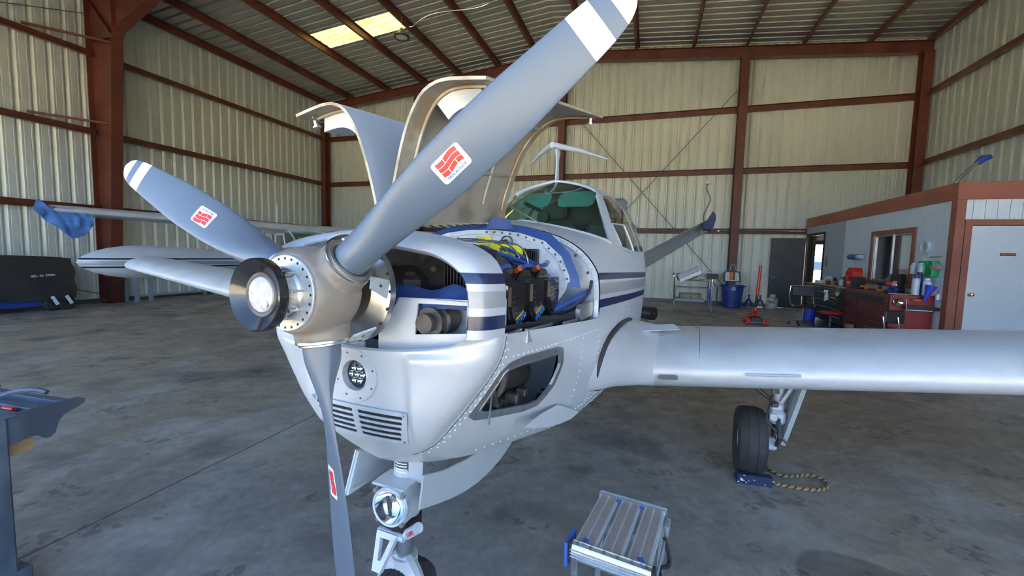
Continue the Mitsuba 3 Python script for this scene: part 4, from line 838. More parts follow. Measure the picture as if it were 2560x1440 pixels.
def front_h(rn, uc):
    c, t = float(fc(rn)), float(ft(rn)); k = np.clip((rn-.17)/.16, 0, 1); k = k*k*(3-2*k); u = np.clip(uc/c, -.499, .499)
    v = .5*math.sqrt(1-(2*u)**2); return .55*2*v*(1-.25*k*(.5-u))*t
def blade_range(d, t_, r0, r1, n=10):
    R_ = []
    for rn in np.linspace(r0, r1, n):
        s_, b = blade_sec(rn); R_.append([blade_map(d, t_, rn, u, h) for u, h in s_])
    return R_
for d, t_ in bfr:
    bl = sub('blade', loft(blade_range(d, t_, .145, .875, 46)), 'blade_grey', 40)
    sub('blade_band', loft(blade_range(d, t_, .875, .925, 4)), 'blade_white', 40)
    sub('blade_gap_band', loft(blade_range(d, t_, .925, .957, 4)), 'blade_grey', 40)
    sub('blade_tip', loft(blade_range(d, t_, .957, 1.0, 9)), 'blade_white', 40)
    def dec(p, h, off, material, name):
        m = ext(p, h) if not isinstance(p, trimesh.Trimesh) else p
        m = m.subdivide_to_size(.008, 12); v = m.vertices.copy()
        m.vertices = [blade_map(d, t_, .515+x/RP, y+.0, front_h(.515+x/RP, y)+off+z) for x, y, z in v]; sub(name, m, material, 40)
    DS, DX = .66, .84
    dec(rrect(.105*DX, .088*DS, .008), .0004, .0004, 'decal_white', 'decal')
    wave = lambda x: .0045*math.sin(x*2*PI/.088)
    bricks = []
    for r_, (y0, y1, cuts) in enumerate((( .019, .036, (-.041, -.010, .041)), (.0005, .0165, (-.041, .041)), (-.0185, -.002, (-.041, -.014, .018, .041)))):
        if r_ == 1: cuts = (-.041, -.041+.082)
        for a, b in zip(cuts[:-1], cuts[1:]):
            xs = np.linspace(a+.0013, b-.0013, 9); bricks.append(sg.Polygon([(x, y0+wave(x)) for x in xs]+[(x, y1+wave(x)) for x in xs[::-1]]))
    dec(sa.scale(shapely.union_all(bricks), DX, DS, origin=(0, 0)), .0003, .0009, 'decal_red', 'decal_bricks')
    tm = meshkit.text_mesh('McCAULEY', .0115, .0003, True); bd = tm.bounds; tm.apply_scale([.07/(bd[1, 0]-bd[0, 0])]*2+[1]); tm.apply_translation((-.035, -.036, 0)); tm.apply_scale([DX, DS, 1])
    dec(tm, 0, .0009, 'decal_blue', 'decal_lettering')
# ---------------------------------------------------------------- the office in the corner
mat('siding', proc(lambda p, n, uv: mix((.76, .82, .84), (.68, .74, .76), fbm(p.x*2, p.y*2, p.z*.6, 2))), rough=.6)
mat('flush_grey', (.40, .45, .50), rough=.6)
mat('door_white', (.62, .66, .70), rough=.45)
mat('brass', (.72, .50, .2), rough=.25, metal=1.0)
mat('door_dark', blotch((.030, .034, .045), (.038, .042, .055), 3.0), rough=.45)
mat('jamb_dark', (.02, .016, .014), rough=.7)
OX, OY, OZ = 4.78, 8.85, 2.6
labels['office_room'] = {'kind': 'structure'}
def grooved(a0, a1, z0, z1, fixed, axis, t=.02, pitch=.152):
    """sheet of vertical boards with grooves, split in boards"""
    out = []; n = max(1, int(round((a1-a0)/pitch)))
    for i in range(n):
        u0, u1 = a0+(a1-a0)*i/n, a0+(a1-a0)*(i+1)/n-.007
        out.append(bb(fixed, fixed+t, u0, u1, z0, z1) if axis == 'y' else bb(u0, u1, fixed, fixed+t, z0, z1))
    return out
WY0, WY1, WZ0, WZ1 = 9.98, 11.44, 1.16, 2.14
DY0, DY1, DZ = 14.27, 15.62, 2.32
for m in grooved(OY, WY0, 0, OZ, OX, 'y')+grooved(WY1, 12.94, 0, OZ, OX, 'y')+grooved(WY0, WY1, 0, WZ0, OX, 'y')+grooved(WY0, WY1, WZ1, OZ, OX, 'y'): obj('board', m, 'siding', 'office_room', smooth=False)
obj('backing', cat(bb(OX+.021, OX+.08, OY, WY0, 0, OZ), bb(OX+.021, OX+.08, WY1, DY0, 0, OZ), bb(OX+.021, OX+.08, WY0, WY1, 0, WZ0), bb(OX+.021, OX+.08, WY0, WY1, WZ1, OZ), bb(OX+.021, OX+.08, DY0, YB-.05, DZ, OZ)), 'siding', 'office_room')
obj('flush_panel', cat(bb(OX, OX+.02, 12.945, DY0, 0, OZ), bb(OX, OX+.02, DY0, YB-.05, DZ, OZ), bb(OX, OX+.02, DY1, YB-.05, 0, DZ)), 'flush_grey', 'office_room')
FX0, FX1, FZ = 4.98, 5.90, 2.19
for m in grooved(OX, FX0, 0, OZ, OY, 'x')+grooved(FX0, FX1, FZ, OZ, OY, 'x')+grooved(FX1, XR-.05, 0, OZ, OY, 'x'): obj('board', m, 'siding', 'office_room', smooth=False)
obj('roof_deck', bb(OX-.0, XR-.05, OY, YB-.1, OZ+.02, OZ+.08), 'siding', 'office_room')
obj('inside_wall', bb(OX+.3, XR-.3, 13.6, 13.66, 0, OZ), 'flush_grey', 'office_room')
struct('trim_2', cat(bb(OX-.03, OX, OY-.03, YB-.1, OZ, OZ+.28, .004), bb(OX-.03, XR-.05, OY-.03, OY, OZ, OZ+.28, .004)), 'brown_trim')
struct('trim_3', cat(bb(OX-.02, OX, OY-.02, OY+.12, 0, OZ), bb(OX-.02, OX+.1, OY-.02, OY, 0, OZ)), 'brown_trim')
labels['door_1'] = {'kind': 'structure'}
obj('leaf', bb(FX0, FX1, OY-.004, OY+.04, .01, FZ-.01, .003), 'door_white', 'door_1')
obj('casing', cat(bb(FX0-.09, FX0, OY-.025, OY+.0, 0, FZ+.09), bb(FX1, FX1+.09, OY-.025, OY, 0, FZ+.09), bb(FX0-.09, FX1+.09, OY-.026, OY, FZ, FZ+.09)), 'brown_trim', 'door_1')
obj('handle', lathe([(0, 0), (.032, 0), (.032, .006), (.012, .01), (.012, .035), (.026, .042), (.03, .055), (.024, .068), (0, .072)], 24, axis_frame((FX0+.07, OY-.004, 1.06), (0, -1, 0))), 'brass', 'door_1')
obj('sign_plate', cat(bb(5.375, 5.56, OY-.012, OY-.004, 1.705, 1.74)), 'brown_trim', 'door_1')
obj('sign_border', cat(bb(5.37, 5.565, OY-.009, OY-.004, 1.70, 1.745)), 'black_part', 'door_1')
labels['window_1'] = {'kind': 'structure'}
obj('casing', cat(bb(OX-.03, OX, WY0-.09, WY0, WZ0-.09, WZ1+.09), bb(OX-.03, OX, WY1, WY1+.09, WZ0-.09, WZ1+.09), bb(OX-.031, OX, WY0, WY1, WZ1, WZ1+.09), bb(OX-.05, OX, WY0-.1, WY1+.1, WZ0-.09, WZ0)), 'brown_trim', 'window_1')
obj('sash', cat(bb(OX+.01, OX+.05, WY0, WY0+.035, WZ0, WZ1), bb(OX+.01, OX+.05, WY1-.035, WY1, WZ0, WZ1), bb(OX-.005, OX+.03, 10.67, 10.71, WZ0, WZ1), bb(OX+.01, OX+.05, WY0, WY1, WZ1-.035, WZ1), bb(OX+.01, OX+.05, WY0, WY1, WZ0, WZ0+.035)), 'aluminium', 'window_1')
obj('pane', bb(OX+.012, OX+.014, WY0+.03, 10.69, WZ0+.03, WZ1-.03), 'clear_glass', 'window_1'); obj('pane', bb(OX+.032, OX+.034, 10.69, WY1-.03, WZ0+.03, WZ1-.03), 'clear_glass', 'window_1')
obj('blind', bb(OX+.09, OX+.10, 9.9, 10.55, 1.1, 2.2), 'siding', 'window_1')
# doorway with its grey door swung flat against the back wall
labels['door_2'] = {'kind': 'structure'}
obj('jamb', cat(bb(OX-.02, OX+.12, DY1, DY1+.07, 0, DZ), bb(OX-.02, OX+.12, DY0-.07, DY0, 0, DZ), bb(OX-.02, OX+.12, DY0-.07, DY1+.07, DZ, DZ+.07), bb(OX+.12, OX+.2, DY1-.1, YB-.05, 0, DZ+.05)), 'jamb_dark', 'door_2')
obj('leaf', bb(3.77, 4.72, 15.56, 15.61, .04, 2.26, .004), 'door_dark', 'door_2')
obj('handle', cat(cyl((3.84, 15.56, 1.01), (3.84, 15.50, 1.01), .025, 16), cyl((3.84, 15.51, 1.01), (3.95, 15.50, 1.01), .011, 10)), 'chrome', 'door_2')
obj('deadbolt', cyl((3.84, 15.56, 1.17), (3.84, 15.53, 1.17), .03, 16), 'chrome', 'door_2')
labels['door_3'] = {'kind': 'structure'}
obj('frame', cat(bb(BACKDOOR[0]-.06, BACKDOOR[0]+.05, YB-.1, YB+.06, 0, 2.2), bb(BACKDOOR[1]-.05, BACKDOOR[1]+.06, YB-.1, YB+.06, 0, 2.2), bb(BACKDOOR[0], BACKDOOR[1], YB-.1, YB+.06, 2.08, 2.2)), 'jamb_dark', 'door_3')
# ---------------------------------------------------------------- things along the office wall
mat('chest_black', (.012, .012, .015), rough=.3, coat=.4); mat('chest_maroon', (.085, .008, .014), rough=.3, coat=.4); mat('chest_red', (.19, .008, .018), rough=.35, coat=.3)
mat('wood', proc(lambda p, n, uv: mix((.42, .28, .14), (.30, .19, .09), fbm(p.x*3, p.y*3, p.z*30, 2))), rough=.6)
mat('red_plastic', (.55, .03, .012), rough=.35, coat=.3); mat('red_paint', (.50, .02, .02), rough=.35, coat=.4)
mat('orange_plastic', (.75, .16, .01), rough=.45); mat('green_plastic', (.01, .33, .10), rough=.4); mat('pale_plastic', (.62, .66, .70), rough=.4)
mat('blue_plastic', blotch((.012, .035, .22), (.016, .045, .26), 5.0), rough=.4); mat('bright_blue', (.02, .05, .48), rough=.4); mat('pink_cloth', (.65, .33, .33), rough=.8)
mat('yellow_paint', (.75, .55, .02), rough=.45); mat('grey_paint', (.22, .24, .27), rough=.5); mat('brown_card', (.28, .17, .09), rough=.8)
CXF = 4.12                                                    # chest fronts
def chest(name, label, y0, y1, z1, material, rows, top=None):
    t = thing(name, label, 'tool chest')
    obj('body', bb(CXF+.01, OX-.03, y0, y1, .13, z1, .006), material, t)
    for y in (y0+.12, y1-.12):
        for x in (CXF+.08, OX-.1): obj('caster', cat(cyl((x, y-.02, .05), (x, y+.02, .05), .05, 16), bx((x, y, .11), (.05, .05, .05), .005)), 'black_rubber', t)
    for (a, b, za, zb) in rows:
        d = obj('drawer', bb(CXF-.012, CXF+.012, y0+a*(y1-y0)+.012, y0+b*(y1-y0)-.012, za+.006, zb-.006, .004), material, t)
        obj('handle', bb(CXF-.026, CXF-.01, y0+a*(y1-y0)+.03, y0+b*(y1-y0)-.03, zb-.028, zb-.012, .004), 'aluminium' if material == 'chest_black' else 'chest_maroon', d)
    if top: obj('top', bb(CXF-.02, OX-.03, y0, y1, z1, z1+.025, .005), top, t)
    return t
rows = [(.02, .98, .80, .95)]+[(c, d, .14+.165*k, .14+.165*(k+1)) for k in range(4) for c, d in ((.02, .34), (.34, .98))]
chest('tool_chest', 'long black rolling tool chest with a wooden top beside the office doorway', 10.98, 13.22, .955, 'chest_black', [(.02, .5, .82, .94), (.5, .98, .82, .94)]+[(c, d, .14+.17*k, .14+.17*(k+1)) for k in range(4) for c, d in ((.02, .34), (.34, .66), (.66, .98))], 'wood')
mch = chest('tool_chest', 'maroon rolling tool chest under the office window', 9.16, 10.93, .99, 'chest_maroon', [(.02, .98, .78, .95)]+[(c, d, .14+.16*k, .14+.16*(k+1)) for k in range(4) for c, d in ((.02, .64), (.64, .98))])
obj('end_panel', bb(CXF+.012, OX-.03, 9.145, 9.16, .2, .985), 'chest_red', mch)
obj('dark_window', bb(CXF-.014, CXF-.01, 9.3, 10.8, .80, .92), 'black_part', mch)
# on the chests
def onto(name, mesh, material, label, c, smooth=30, group=None): return single(name, mesh, material, label, c, smooth, group=group)
T1, T2 = .981, .991
h = thing('heater', 'red and black portable heater standing on the black tool chest', 'heater', xform((4.40, 11.22, T1)))
obj('body', tf(ext(sg.Polygon([(-.13, 0), (.13, 0), (.15, .2), (.12, .34), (.06, .42), (-.06, .42), (-.12, .34), (-.15, .2)]).buffer(.01), .2), frame((-.08, 0, .012), (0, -1, 0), (0, 0, 1), (-1, 0, 0))@xform((0, 0, -.16))), 'red_plastic', h)
obj('ring', lathe([(.05, 0), (.115, 0), (.12, .02), (.10, .035), (.07, .02), (.05, .012)], 28, axis_frame((-.118, 0, .27), (-1, 0, 0))), 'red_paint', h)
obj('hub', lathe([(0, .03), (.03, .028), (.045, .01), (.05, 0)], 20, axis_frame((-.118, 0, .27), (-1, 0, 0))), 'red_plastic', h)
obj('foot', cat(bb(-.14, .12, -.20, -.165, 0, .24, .01), bb(-.14, .12, .165, .20, 0, .24, .01), bb(-.14, .12, -.2, .2, 0, .02, .005)), 'black_part', h)
obj('label', bb(-.128, -.122, -.06, .06, .10, .13), 'decal_white', h)
def jar(x, y, z, r, hh, material, label, lid=None, name='jar', c='jar', group=None):
    t = thing(name, label, c, xform((x, y, z)), group)
    obj('body', lathe([(0, 0), (r*.92, 0), (r, r*.1), (r, hh*.78), (r*.7, hh*.88), (r*.62, hh*.9), (r*.62, hh*.92), (0, hh*.92)], 20), material, t)
    if lid: obj('lid', lathe([(0, hh*.9), (r*.68, hh*.9), (r*.68, hh), (0, hh)], 18), lid, t)
    return t
jar(4.35, 11.75, T1, .055, .16, 'pale_plastic', 'clear grey jar on the black chest left of the heater', 'aluminium')
jar(4.45, 12.0, T1, .05, .20, 'grey_paint', 'grey jar on the black chest second left of the heater', 'dark_grey')
jar(4.2, 12.1, T1, .035, .11, 'black_part', 'small black and red bottle at the front edge of the black chest', 'red_plastic', 'bottle', 'bottle')
onto('folded_box', tf(bx((0, 0, .1), (.16, .03, .2), .003), xform((4.4, 12.75, T1), rx=.35)), 'pale_plastic', 'white card leaning at the far end of the black chest', 'card')
onto('paper_box', bx((4.35, 12.95, T1+.035), (.22, .22, .07), .005), 'decal_white', 'low white box at the far end of the black chest', 'box')
onto('wood_block', bx((4.33, 12.45, T1+.06), (.08, .08, .12), .004), 'brown_card', 'small brown carton on the black chest', 'carton')
lampd = thing('work_lamp', 'dark small lamp head standing on the black chest', 'lamp', xform((4.45, 12.3, T1)))
obj('base', lathe([(0, 0), (.06, 0), (.06, .015), (.012, .02), (.012, .12), (0, .12)], 18), 'black_part', lampd); obj('head', lathe([(0, 0), (.03, .0), (.06, .06), (.055, .065), (0, .03)], 18, axis_frame((0, 0, .13), (-1, .3, .1))), 'engine_grey', lampd)
sb = thing('spray_bottle', 'white trigger spray bottle hung on the front of the black chest', 'spray bottle', xform((CXF-.09, 11.62, .62)))
obj('body', lathe([(0, 0), (.045, 0), (.048, .02), (.045, .14), (.018, .19), (.018, .21), (0, .21)], 20), 'pale_plastic', sb); obj('trigger', cat(bx((-.02, 0, .235), (.09, .025, .05), .008), bx((-.05, 0, .20), (.012, .02, .05), .004)), 'decal_white', sb)
rk = thing('side_rack', 'small wire rack with yellow strips on the front of the black chest', 'rack', xform((CXF-.09, 11.17, .60)))
obj('tray', cat(bx((0, 0, .0), (.1, .6, .012)), bx((-.05, 0, .03), (.006, .6, .06)), bx((0, .1, .13), (.1, .3, .008))), 'black_part', rk); obj('strip', bx((-.055, -.05, .14), (.006, .28, .02)), 'yellow_paint', rk)
hd = thing('round_lamp', 'round chrome sealed beam lamp on the front corner of the black chest', 'lamp', xform((CXF-.02, 11.18, .86)))
obj('bezel', lathe([(0, 0), (.10, 0), (.105, .02), (.09, .03), (.08, .02), (0, -.01)], 28, axis_frame((0, 0, 0), (-1, 0, 0))), 'chrome', hd)
hd2 = thing('round_lamp', 'round chrome sealed beam lamp on the red end of the maroon chest', 'lamp', xform((4.24, 9.135, .86)))
obj('bezel', lathe([(0, .0), (.075, 0), (.08, .02), (.068, .03), (.06, .022), (0, .0)], 28, axis_frame((0, 0, 0), (0, -1, 0))), 'chrome', hd2)
tr = thing('parts_tray', 'black tray of small tools hanging on the red chest end', 'tray', xform((4.50, 9.08, .74)))
obj('tray', cat(bx((0, 0, 0), (.36, .1, .012)), bx((0, -.05, .04), (.36, .006, .08)), bx((.2, .0, .03), (.3, .12, .05), .01)), 'black_part', tr); obj('edge', cat(bx((0, -.055, -.003), (.38, .006, .012)), bx((-.188, -.055, .09), (.006, .006, .18))), 'decal_white', tr); obj('strip', bx((-.06, -.02, .06), (.2, .02, .015)), 'yellow_paint', tr); obj('tape', bx((-.02, -.0, .17), (.11, .03, .02)), 'orange_plastic', tr)
def roll(x, y, z, r, w, material, label, ax=(-1, -.5, 0), c='tape roll', name='tape_roll'):
    return onto(name, lathe([(r*.62, -w/2), (r, -w/2), (r, w/2), (r*.62, w/2), (r*.62, -w/2)], 28, axis_frame((x, y, z), ax)), material, label, c)
roll(4.22, 9.30, T2+.07, .07, .05, 'blue_plastic', 'blue and black tape roll standing at the front corner of the maroon chest')
dr_ = thing('cordless_drill', 'red and white cordless drill lying on the maroon chest', 'drill', xform((4.30, 9.55, T2)))
obj('body', cat(cyl((0, -.12, .16), (0, .1, .16), .045, 16), bx((0, .04, .08), (.05, .07, .14), .012)), 'red_plastic', dr_); obj('battery', bx((0, .04, .03), (.08, .11, .06), .01), 'black_part', dr_); obj('chuck', cyl((0, -.12, .16), (0, -.19, .16), .025, 14, .015), 'decal_white', dr_)
dr2 = thing('cordless_drill', 'black and orange cordless tool on the maroon chest left of the red drill', 'drill', xform((4.28, 9.83, T2)))
obj('body', cat(cyl((0, -.10, .17), (0, .1, .17), .04, 16), bx((0, .03, .09), (.045, .06, .14), .012)), 'black_part', dr2); obj('battery', bx((0, .03, .025), (.08, .11, .05), .01), 'orange_plastic', dr2)
tp = thing('tape_measure', 'yellow and orange tool lying near the far end of the maroon chest', 'tape measure', xform((4.26, 10.35, T2)))
obj('body', cat(cyl((-.02, 0, .05), (.02, 0, .05), .05, 18)), 'orange_plastic', tp); obj('blade', bx((0, .13, .06), (.03, .2, .035), .008), 'yellow_paint', tp)
onto('pry_bar', tube([(4.25, 10.85, T2+.012), (4.26, 10.6, T2+.012), (4.28, 10.5, T2+.035)], .012, 8), 'black_part', 'black bar lying at the far end of the maroon chest', 'bar')
bc = thing('tool_case', 'black case with a white label on the office window sill', 'case', xform((4.70, 10.2, T2)))
obj('body', bx((0, 0, .17), (.1, .36, .34), .012), 'black_part', bc); obj('label', bx((-.051, -.02, .19), (.003, .15, .03)), 'decal_white', bc)
def can(x, y, z, r, hh, body, cap, label, name='spray_can', c='spray can'):
    t = thing(name, label, c, xform((x, y, z))); obj('body', lathe([(0, 0), (r, 0), (r, hh*.75), (r*.75, hh*.82), (0, hh*.82)], 22), body, t); obj('cap', lathe([(0, hh*.8), (r*.72, hh*.8), (r*.70, hh), (0, hh)], 18), cap, t); return t
can(4.52, 9.24, T2, .055, .36, 'pale_plastic', 'blue_plastic', 'tall silver spray can with a blue cap on the maroon chest')
can(4.60, 9.32, T2, .05, .40, 'blue_plastic', 'black_part', 'dark blue can behind the tall silver spray can')
jar(4.66, 9.20, T2, .06, .30, 'pale_plastic', 'pale bottle with a white cap beside the blue funnel on the maroon chest', 'decal_white', 'bottle', 'bottle')
onto('funnel', tf(lathe([(.02, 0), (.045, .14), (.08, .28), (.076, .28), (.04, .14), (.016, 0)], 20), frame((4.57, 9.06, .90), unit((1, 0, -.3)), (0, 1, 0), unit((.3, 0, 1)))), 'bright_blue', 'bright blue plastic funnel at the red chest end', 'funnel')
jar(4.70, 9.19, T2+.0, .05, .20, 'pink_cloth', 'pink bottle at the wall end of the maroon chest', 'red_plastic', 'bottle', 'bottle') if False else onto('rag', trimesh.creation.icosphere(2, .07).apply_transform(np.diag([.9, .6, 1.3, 1])).apply_translation((4.73-.02, 9.12, T2+.085)), 'pink_cloth', 'pink rag heaped at the wall end of the maroon chest', 'rag')
jar(4.76-.02, 9.04, .93, .03, .12, 'decal_white', 'tiny white bottle at the wall end of the red chest', None, 'bottle', 'bottle')
wr = onto('wrench', ext(sg.LineString([(0, 0), (.3, .0)]).buffer(.014).union(sg.Point(0, 0).buffer(.03)).union(sg.Point(.3, 0).buffer(.03)), .012, frame((4.15, 9.20, .995), unit((1, -.1, 0)), unit((.1, 1, 0)), (0, 0, 1))), 'rim_tan', 'tan wrench on the front edge of the maroon chest', 'wrench')
# on the office wall
ck = thing('wall_clock', 'round white wall clock on the office wall', 'clock', frame((OX-.002, 9.55, 1.85), (0, -1, 0), (0, 0, 1), (-1, 0, 0)))
obj('case', lathe([(0, 0), (.12, 0), (.125, .02), (.12, .04), (.105, .045), (.10, .03), (0, .03)], 36), 'door_white', ck); obj('hands', cat(bx((0, .03, .034), (.008, .07, .003)), bx((.01, -.02, .034), (.006, .07, .003))), 'black_part', ck)
pt = thing('paper_roll', 'blue paper towel roll mounted on the office wall', 'paper roll')
obj('roll', cyl((OX-.07, 11.98, 1.67), (OX-.07, 12.38, 1.67), .065, 22), 'blue_hose', pt); obj('holder', cyl((OX-.07, 11.78, 1.67), (OX-.07, 11.98, 1.67), .05, 18), 'pale_plastic', pt); obj('bracket', bx((OX-.02, 12.1, 1.72), (.04, .5, .02)), 'grey_paint', pt)
gb = thing('dispenser_box', 'green wall dispenser holding two bottles on the office wall', 'dispenser', xform((OX-.005, 9.42, 1.46)))
obj('box', cat(bx((-.01, 0, 0), (.02, .56, .27)), bx((-.06, 0, -.12), (.1, .56, .02)), bx((-.06, .0, 0), (.1, .02, .25)), bx((-.06, -.28, 0), (.1, .015, .25))), 'green_plastic', gb)
for y, w_ in ((.22, 'left'), (.0, 'right')): jar(OX-.12, 9.42+y, 1.352, .05, .2, 'pale_plastic', f'pale cleaner bottle on the {w_} side of the green dispenser', 'decal_white', 'bottle', 'bottle')
onto('rag', trimesh.creation.icosphere(2, .09).apply_transform(np.diag([.5, 1.6, .6, 1])).apply_translation((OX-.07, 9.12, 1.49)), 'pink_cloth', 'pink rag on the shelf beside the green dispenser', 'rag')
single('wall_bracket', tube([(OX, 9.1, 1.68), (OX-.1, 9.1, 1.67), (OX-.12, 9.2, 1.66)], .012, 6), 'aluminium', 'thin wire hook above the green dispenser', 'hook')
onto('light_switch', cat(bx((OX-.005, 13.98, 1.48), (.01, .07, .11), .003), bx((OX-.01, 13.98, 1.62), (.015, .02, .14), .003)), 'brown_trim', 'small brown holder with a pen beside the office doorway', 'holder')
# ---------------------------------------------------------------- chairs and stools
def base5(t, x, y, r, z, material='chrome'):
    for k in range(5):
        a = k*2*PI/5+.4; e = (x+r*math.cos(a), y+r*math.sin(a))
        obj('leg', tube([(x, y, z+.05), (x+.5*r*math.cos(a), y+.5*r*math.sin(a), z+.03), (*e, z)], .014, 8), material, t)
        obj('caster', cat(cyl((e[0]-.015, e[1], .03), (e[0]+.015, e[1], .03), .03, 12), cyl((*e, .045), (*e, z), .01, 8)), 'black_rubber', t)
rc = thing('rolling_chair', 'black rolling chair with a chrome frame in front of the black tool chest', 'chair')
cx, cy = 3.62, 11.75
base5(rc, cx, cy, .27, .075)
obj('post', cyl((cx, cy, .1), (cx, cy, .42), .022, 14), 'chrome', rc); obj('seat', tf(bx((0, 0, 0), (.46, .42, .05), .022), xform((cx, cy, .45))), 'black_part', rc)
obj('backrest', tf(bx((0, 0, 0), (.44, .035, .24), .015), xform((cx+.02, cy+.2, .80), rx=-.1)), 'black_part', rc)
for s in (-1, 1): obj('frame_tube', tube([(cx+s*.22, cy-.12, .45), (cx+s*.25, cy+.1, .50), (cx+s*.25, cy+.2, .70), (cx+s*.23, cy+.22, .93)], .013, 8), 'chrome', rc)
obj('top_tube', tube([(cx-.23, cy+.22, .93), (cx, cy+.23, .94), (cx+.23, cy+.22, .93)], .013, 8), 'chrome', rc)
rs = thing('rolling_stool', 'low rolling stool with a red seat in front of the maroon chest', 'stool')
sx, sy = 3.82, 10.72
base5(rs, sx, sy, .22, .08, 'black_part'); obj('post', cyl((sx, sy, .1), (sx, sy, .40), .028, 14), 'engine_grey', rs)
obj('seat', lathe([(0, .40), (.16, .40), (.215, .43), (.22, .45), (.19, .465), (0, .45)], 30, xform((sx, sy, 0))), 'red_paint', rs); obj('tray', bx((sx, sy, .12), (.34, .34, .03), .012), 'black_part', rs)
bk = thing('bucket', 'blue plastic bucket behind the black rolling chair', 'bucket', xform((3.90, 12.25, 0)))
obj('body', lathe([(0, 0), (.13, 0), (.155, .36), (.16, .36), (.16, .38), (.148, .38), (.125, .01), (0, .01)], 28), 'bright_blue', bk); obj('handle', tube([(-.15, 0, .36), (-.1, .0, .42), (.1, 0, .42), (.15, 0, .36)], .005, 6, 4), 'aluminium', bk)
pc = thing('folding_chair', 'black backed chrome chair facing the red end of the maroon chest', 'chair')
px_, py_ = 3.86, 8.5
obj('backrest', tf(bx((0, 0, 0), (.32, .05, .22), .022), xform((px_+.05, py_-.02, .66), rz=.25)), 'black_part', pc)
for s in (-1, 1): obj('frame_tube', tube([(px_+s*.1-.02, py_-.06, .66), (px_+s*.1, py_-.08, .5), (px_+s*.1, py_-.05, .42), (px_+s*.1-.04, py_-.06, .2), (px_+s*.1-.05, py_-.1, .02)], .013, 8), 'chrome', pc)
obj('seat', bx((px_, py_+.2, .42), (.4, .4, .05), .02), 'black_part', pc)
for s in (-1, 1): obj('leg', tube([(px_+s*.17, py_+.36, .42), (px_+s*.17, py_+.4, .01)], .013, 8), 'chrome', pc)
onto('carton', tf(bx((0, 0, .13), (.12, .12, .26), .004), xform((4.03, 10.35, 0))), 'brown_card', 'brown carton on the floor between the red stool and the maroon chest', 'carton')
onto('air_hose', tube([(3.2, 10.6, .012), (3.35, 10.4, .012), (3.5, 10.5, .012), (3.45, 10.7, .012), (3.25, 10.8, .012)], .011, 8, 5), 'black_rubber', 'thin dark hose lying on the floor by the red stool', 'hose')
# ---------------------------------------------------------------- back wall things
tcn = thing('utility_cart', 'chrome wheeled utility cart carrying white cowling panels against the back wall', 'cart')
CY = 13.30; cart = [(.82, CY), (1.80, CY-.0), (.82, CY+.5), (1.80, CY+.5)]
for x, y in cart:
    obj('leg', tube([(x, y, .14), (x, y, .93), (x-.0, y+.0, .95)], .014, 8), 'chrome', tcn)
    obj('caster', cat(lathe([(.02, -.018), (.062, -.018), (.065, 0), (.062, .018), (.02, .018)], 20, axis_frame((x, y, .065), (1, .25, 0))), bx((x, y, .12), (.05, .05, .03), .006)), 'grey_paint', tcn)
for z, m_ in ((.90, 'chrome'), (.68, 'chrome')):
    obj('rail', cat([tube([a, b], .011, 8) for a, b in (((.82, CY, z), (1.8, CY, z)), ((.82, CY+.5, z), (1.8, CY+.5, z)), ((.82, CY, z), (.82, CY+.5, z)), ((1.8, CY, z), (1.8, CY+.5, z)))]), m_, tcn)
obj('handle', tube([(.80, CY, .9), (.76, CY, 1.08), (.76, CY+.25, 1.12), (.76, CY+.5, 1.08), (.80, CY+.5, .9)], .014, 8, 4), 'chrome', tcn)
obj('shelf', bb(.82, 1.62, CY, CY+.5, .27, .36, .01), 'grey_paint', tcn); obj('side_panel', bb(.79, .82, CY+.05, CY+.5, .3, .92), 'black_part', tcn); obj('top_shelf', bb(.84, 1.78, CY+.02, CY+.48, .885, .895), 'grey_paint', tcn)
def curved(L, w, rise, n=12): return grid(np.array([[(x, w*(u-.5), rise*(1-(2*u-1)**2)) for u in np.linspace(0, 1, n)] for x in (0, L)]))
def slab(m, t=.012):
    b = m.copy(); b.vertices = b.vertices-[0, 0, t]; return cat(m, b)
def stripes(p, n, uv): return mix((.58, .58, .57), NAVY, smoothstep(.02, .01, dr.abs((p.z-1.0)-.5*(p.x-1.1)+.05)))
mat('cowl_striped', (.60, .60, .59), rough=.3, coat=.4)
c1 = single('cowling_panel', tf(slab(curved(.62, .34, .12)), frame((.90, CY+.12, .94), unit((1, 0, .5)), unit((.0, 1, .0)), unit((-.5, 0, 1)))@xform((0, 0, 0), rx=.7)), 'cowl_striped', 'white curved cowling panel with a navy stripe leaning on the utility cart top', 'panel')
obj('stripe', tf(bx((.31, 0, 0), (.62, .03, .006)), frame((.90, CY+.02, .92), unit((1, 0, .5)), (0, 1, 0), unit((-.5, 0, 1)))@xform((0, -.02, .02), rx=.9)), 'navy_paint', c1)
single('cowling_panel', tf(slab(curved(.55, .42, .17)), frame((.86, CY+.36, .92), (1, 0, .1), (0, 1, 0), (-.1, 0, 1))), 'inner_skin', 'tan inside out cowling panel behind the striped one on the cart', 'panel')
single('cowling_panel', tf(slab(curved(.60, .36, .16)), frame((.95, CY+.25, .365), (1, 0, 0), (0, 1, 0), (0, 0, 1))), 'rim_tan', 'grey curved panel on the lower shelf of the utility cart', 'panel')
onto('parts_heap', cat(bx((1.62, CY+.2, .92), (.1, .12, .05), .01), bx((1.55, CY+.28, .915), (.09, .09, .04), .01)), 'rim_tan', 'tan hardware bag on the utility cart', 'bag')
onto('plastic_cover', cat(tf(bx((0, 0, 0), (.34, .3, .012), .004), xform((1.42, CY+.25, 1.0), ry=-.5))), 'pale_plastic', 'pale clear cover leaning on the utility cart', 'cover')
ws_ = thing('work_stand', 'dark topped stand with a blue post between the cart and the blue bin', 'stand')
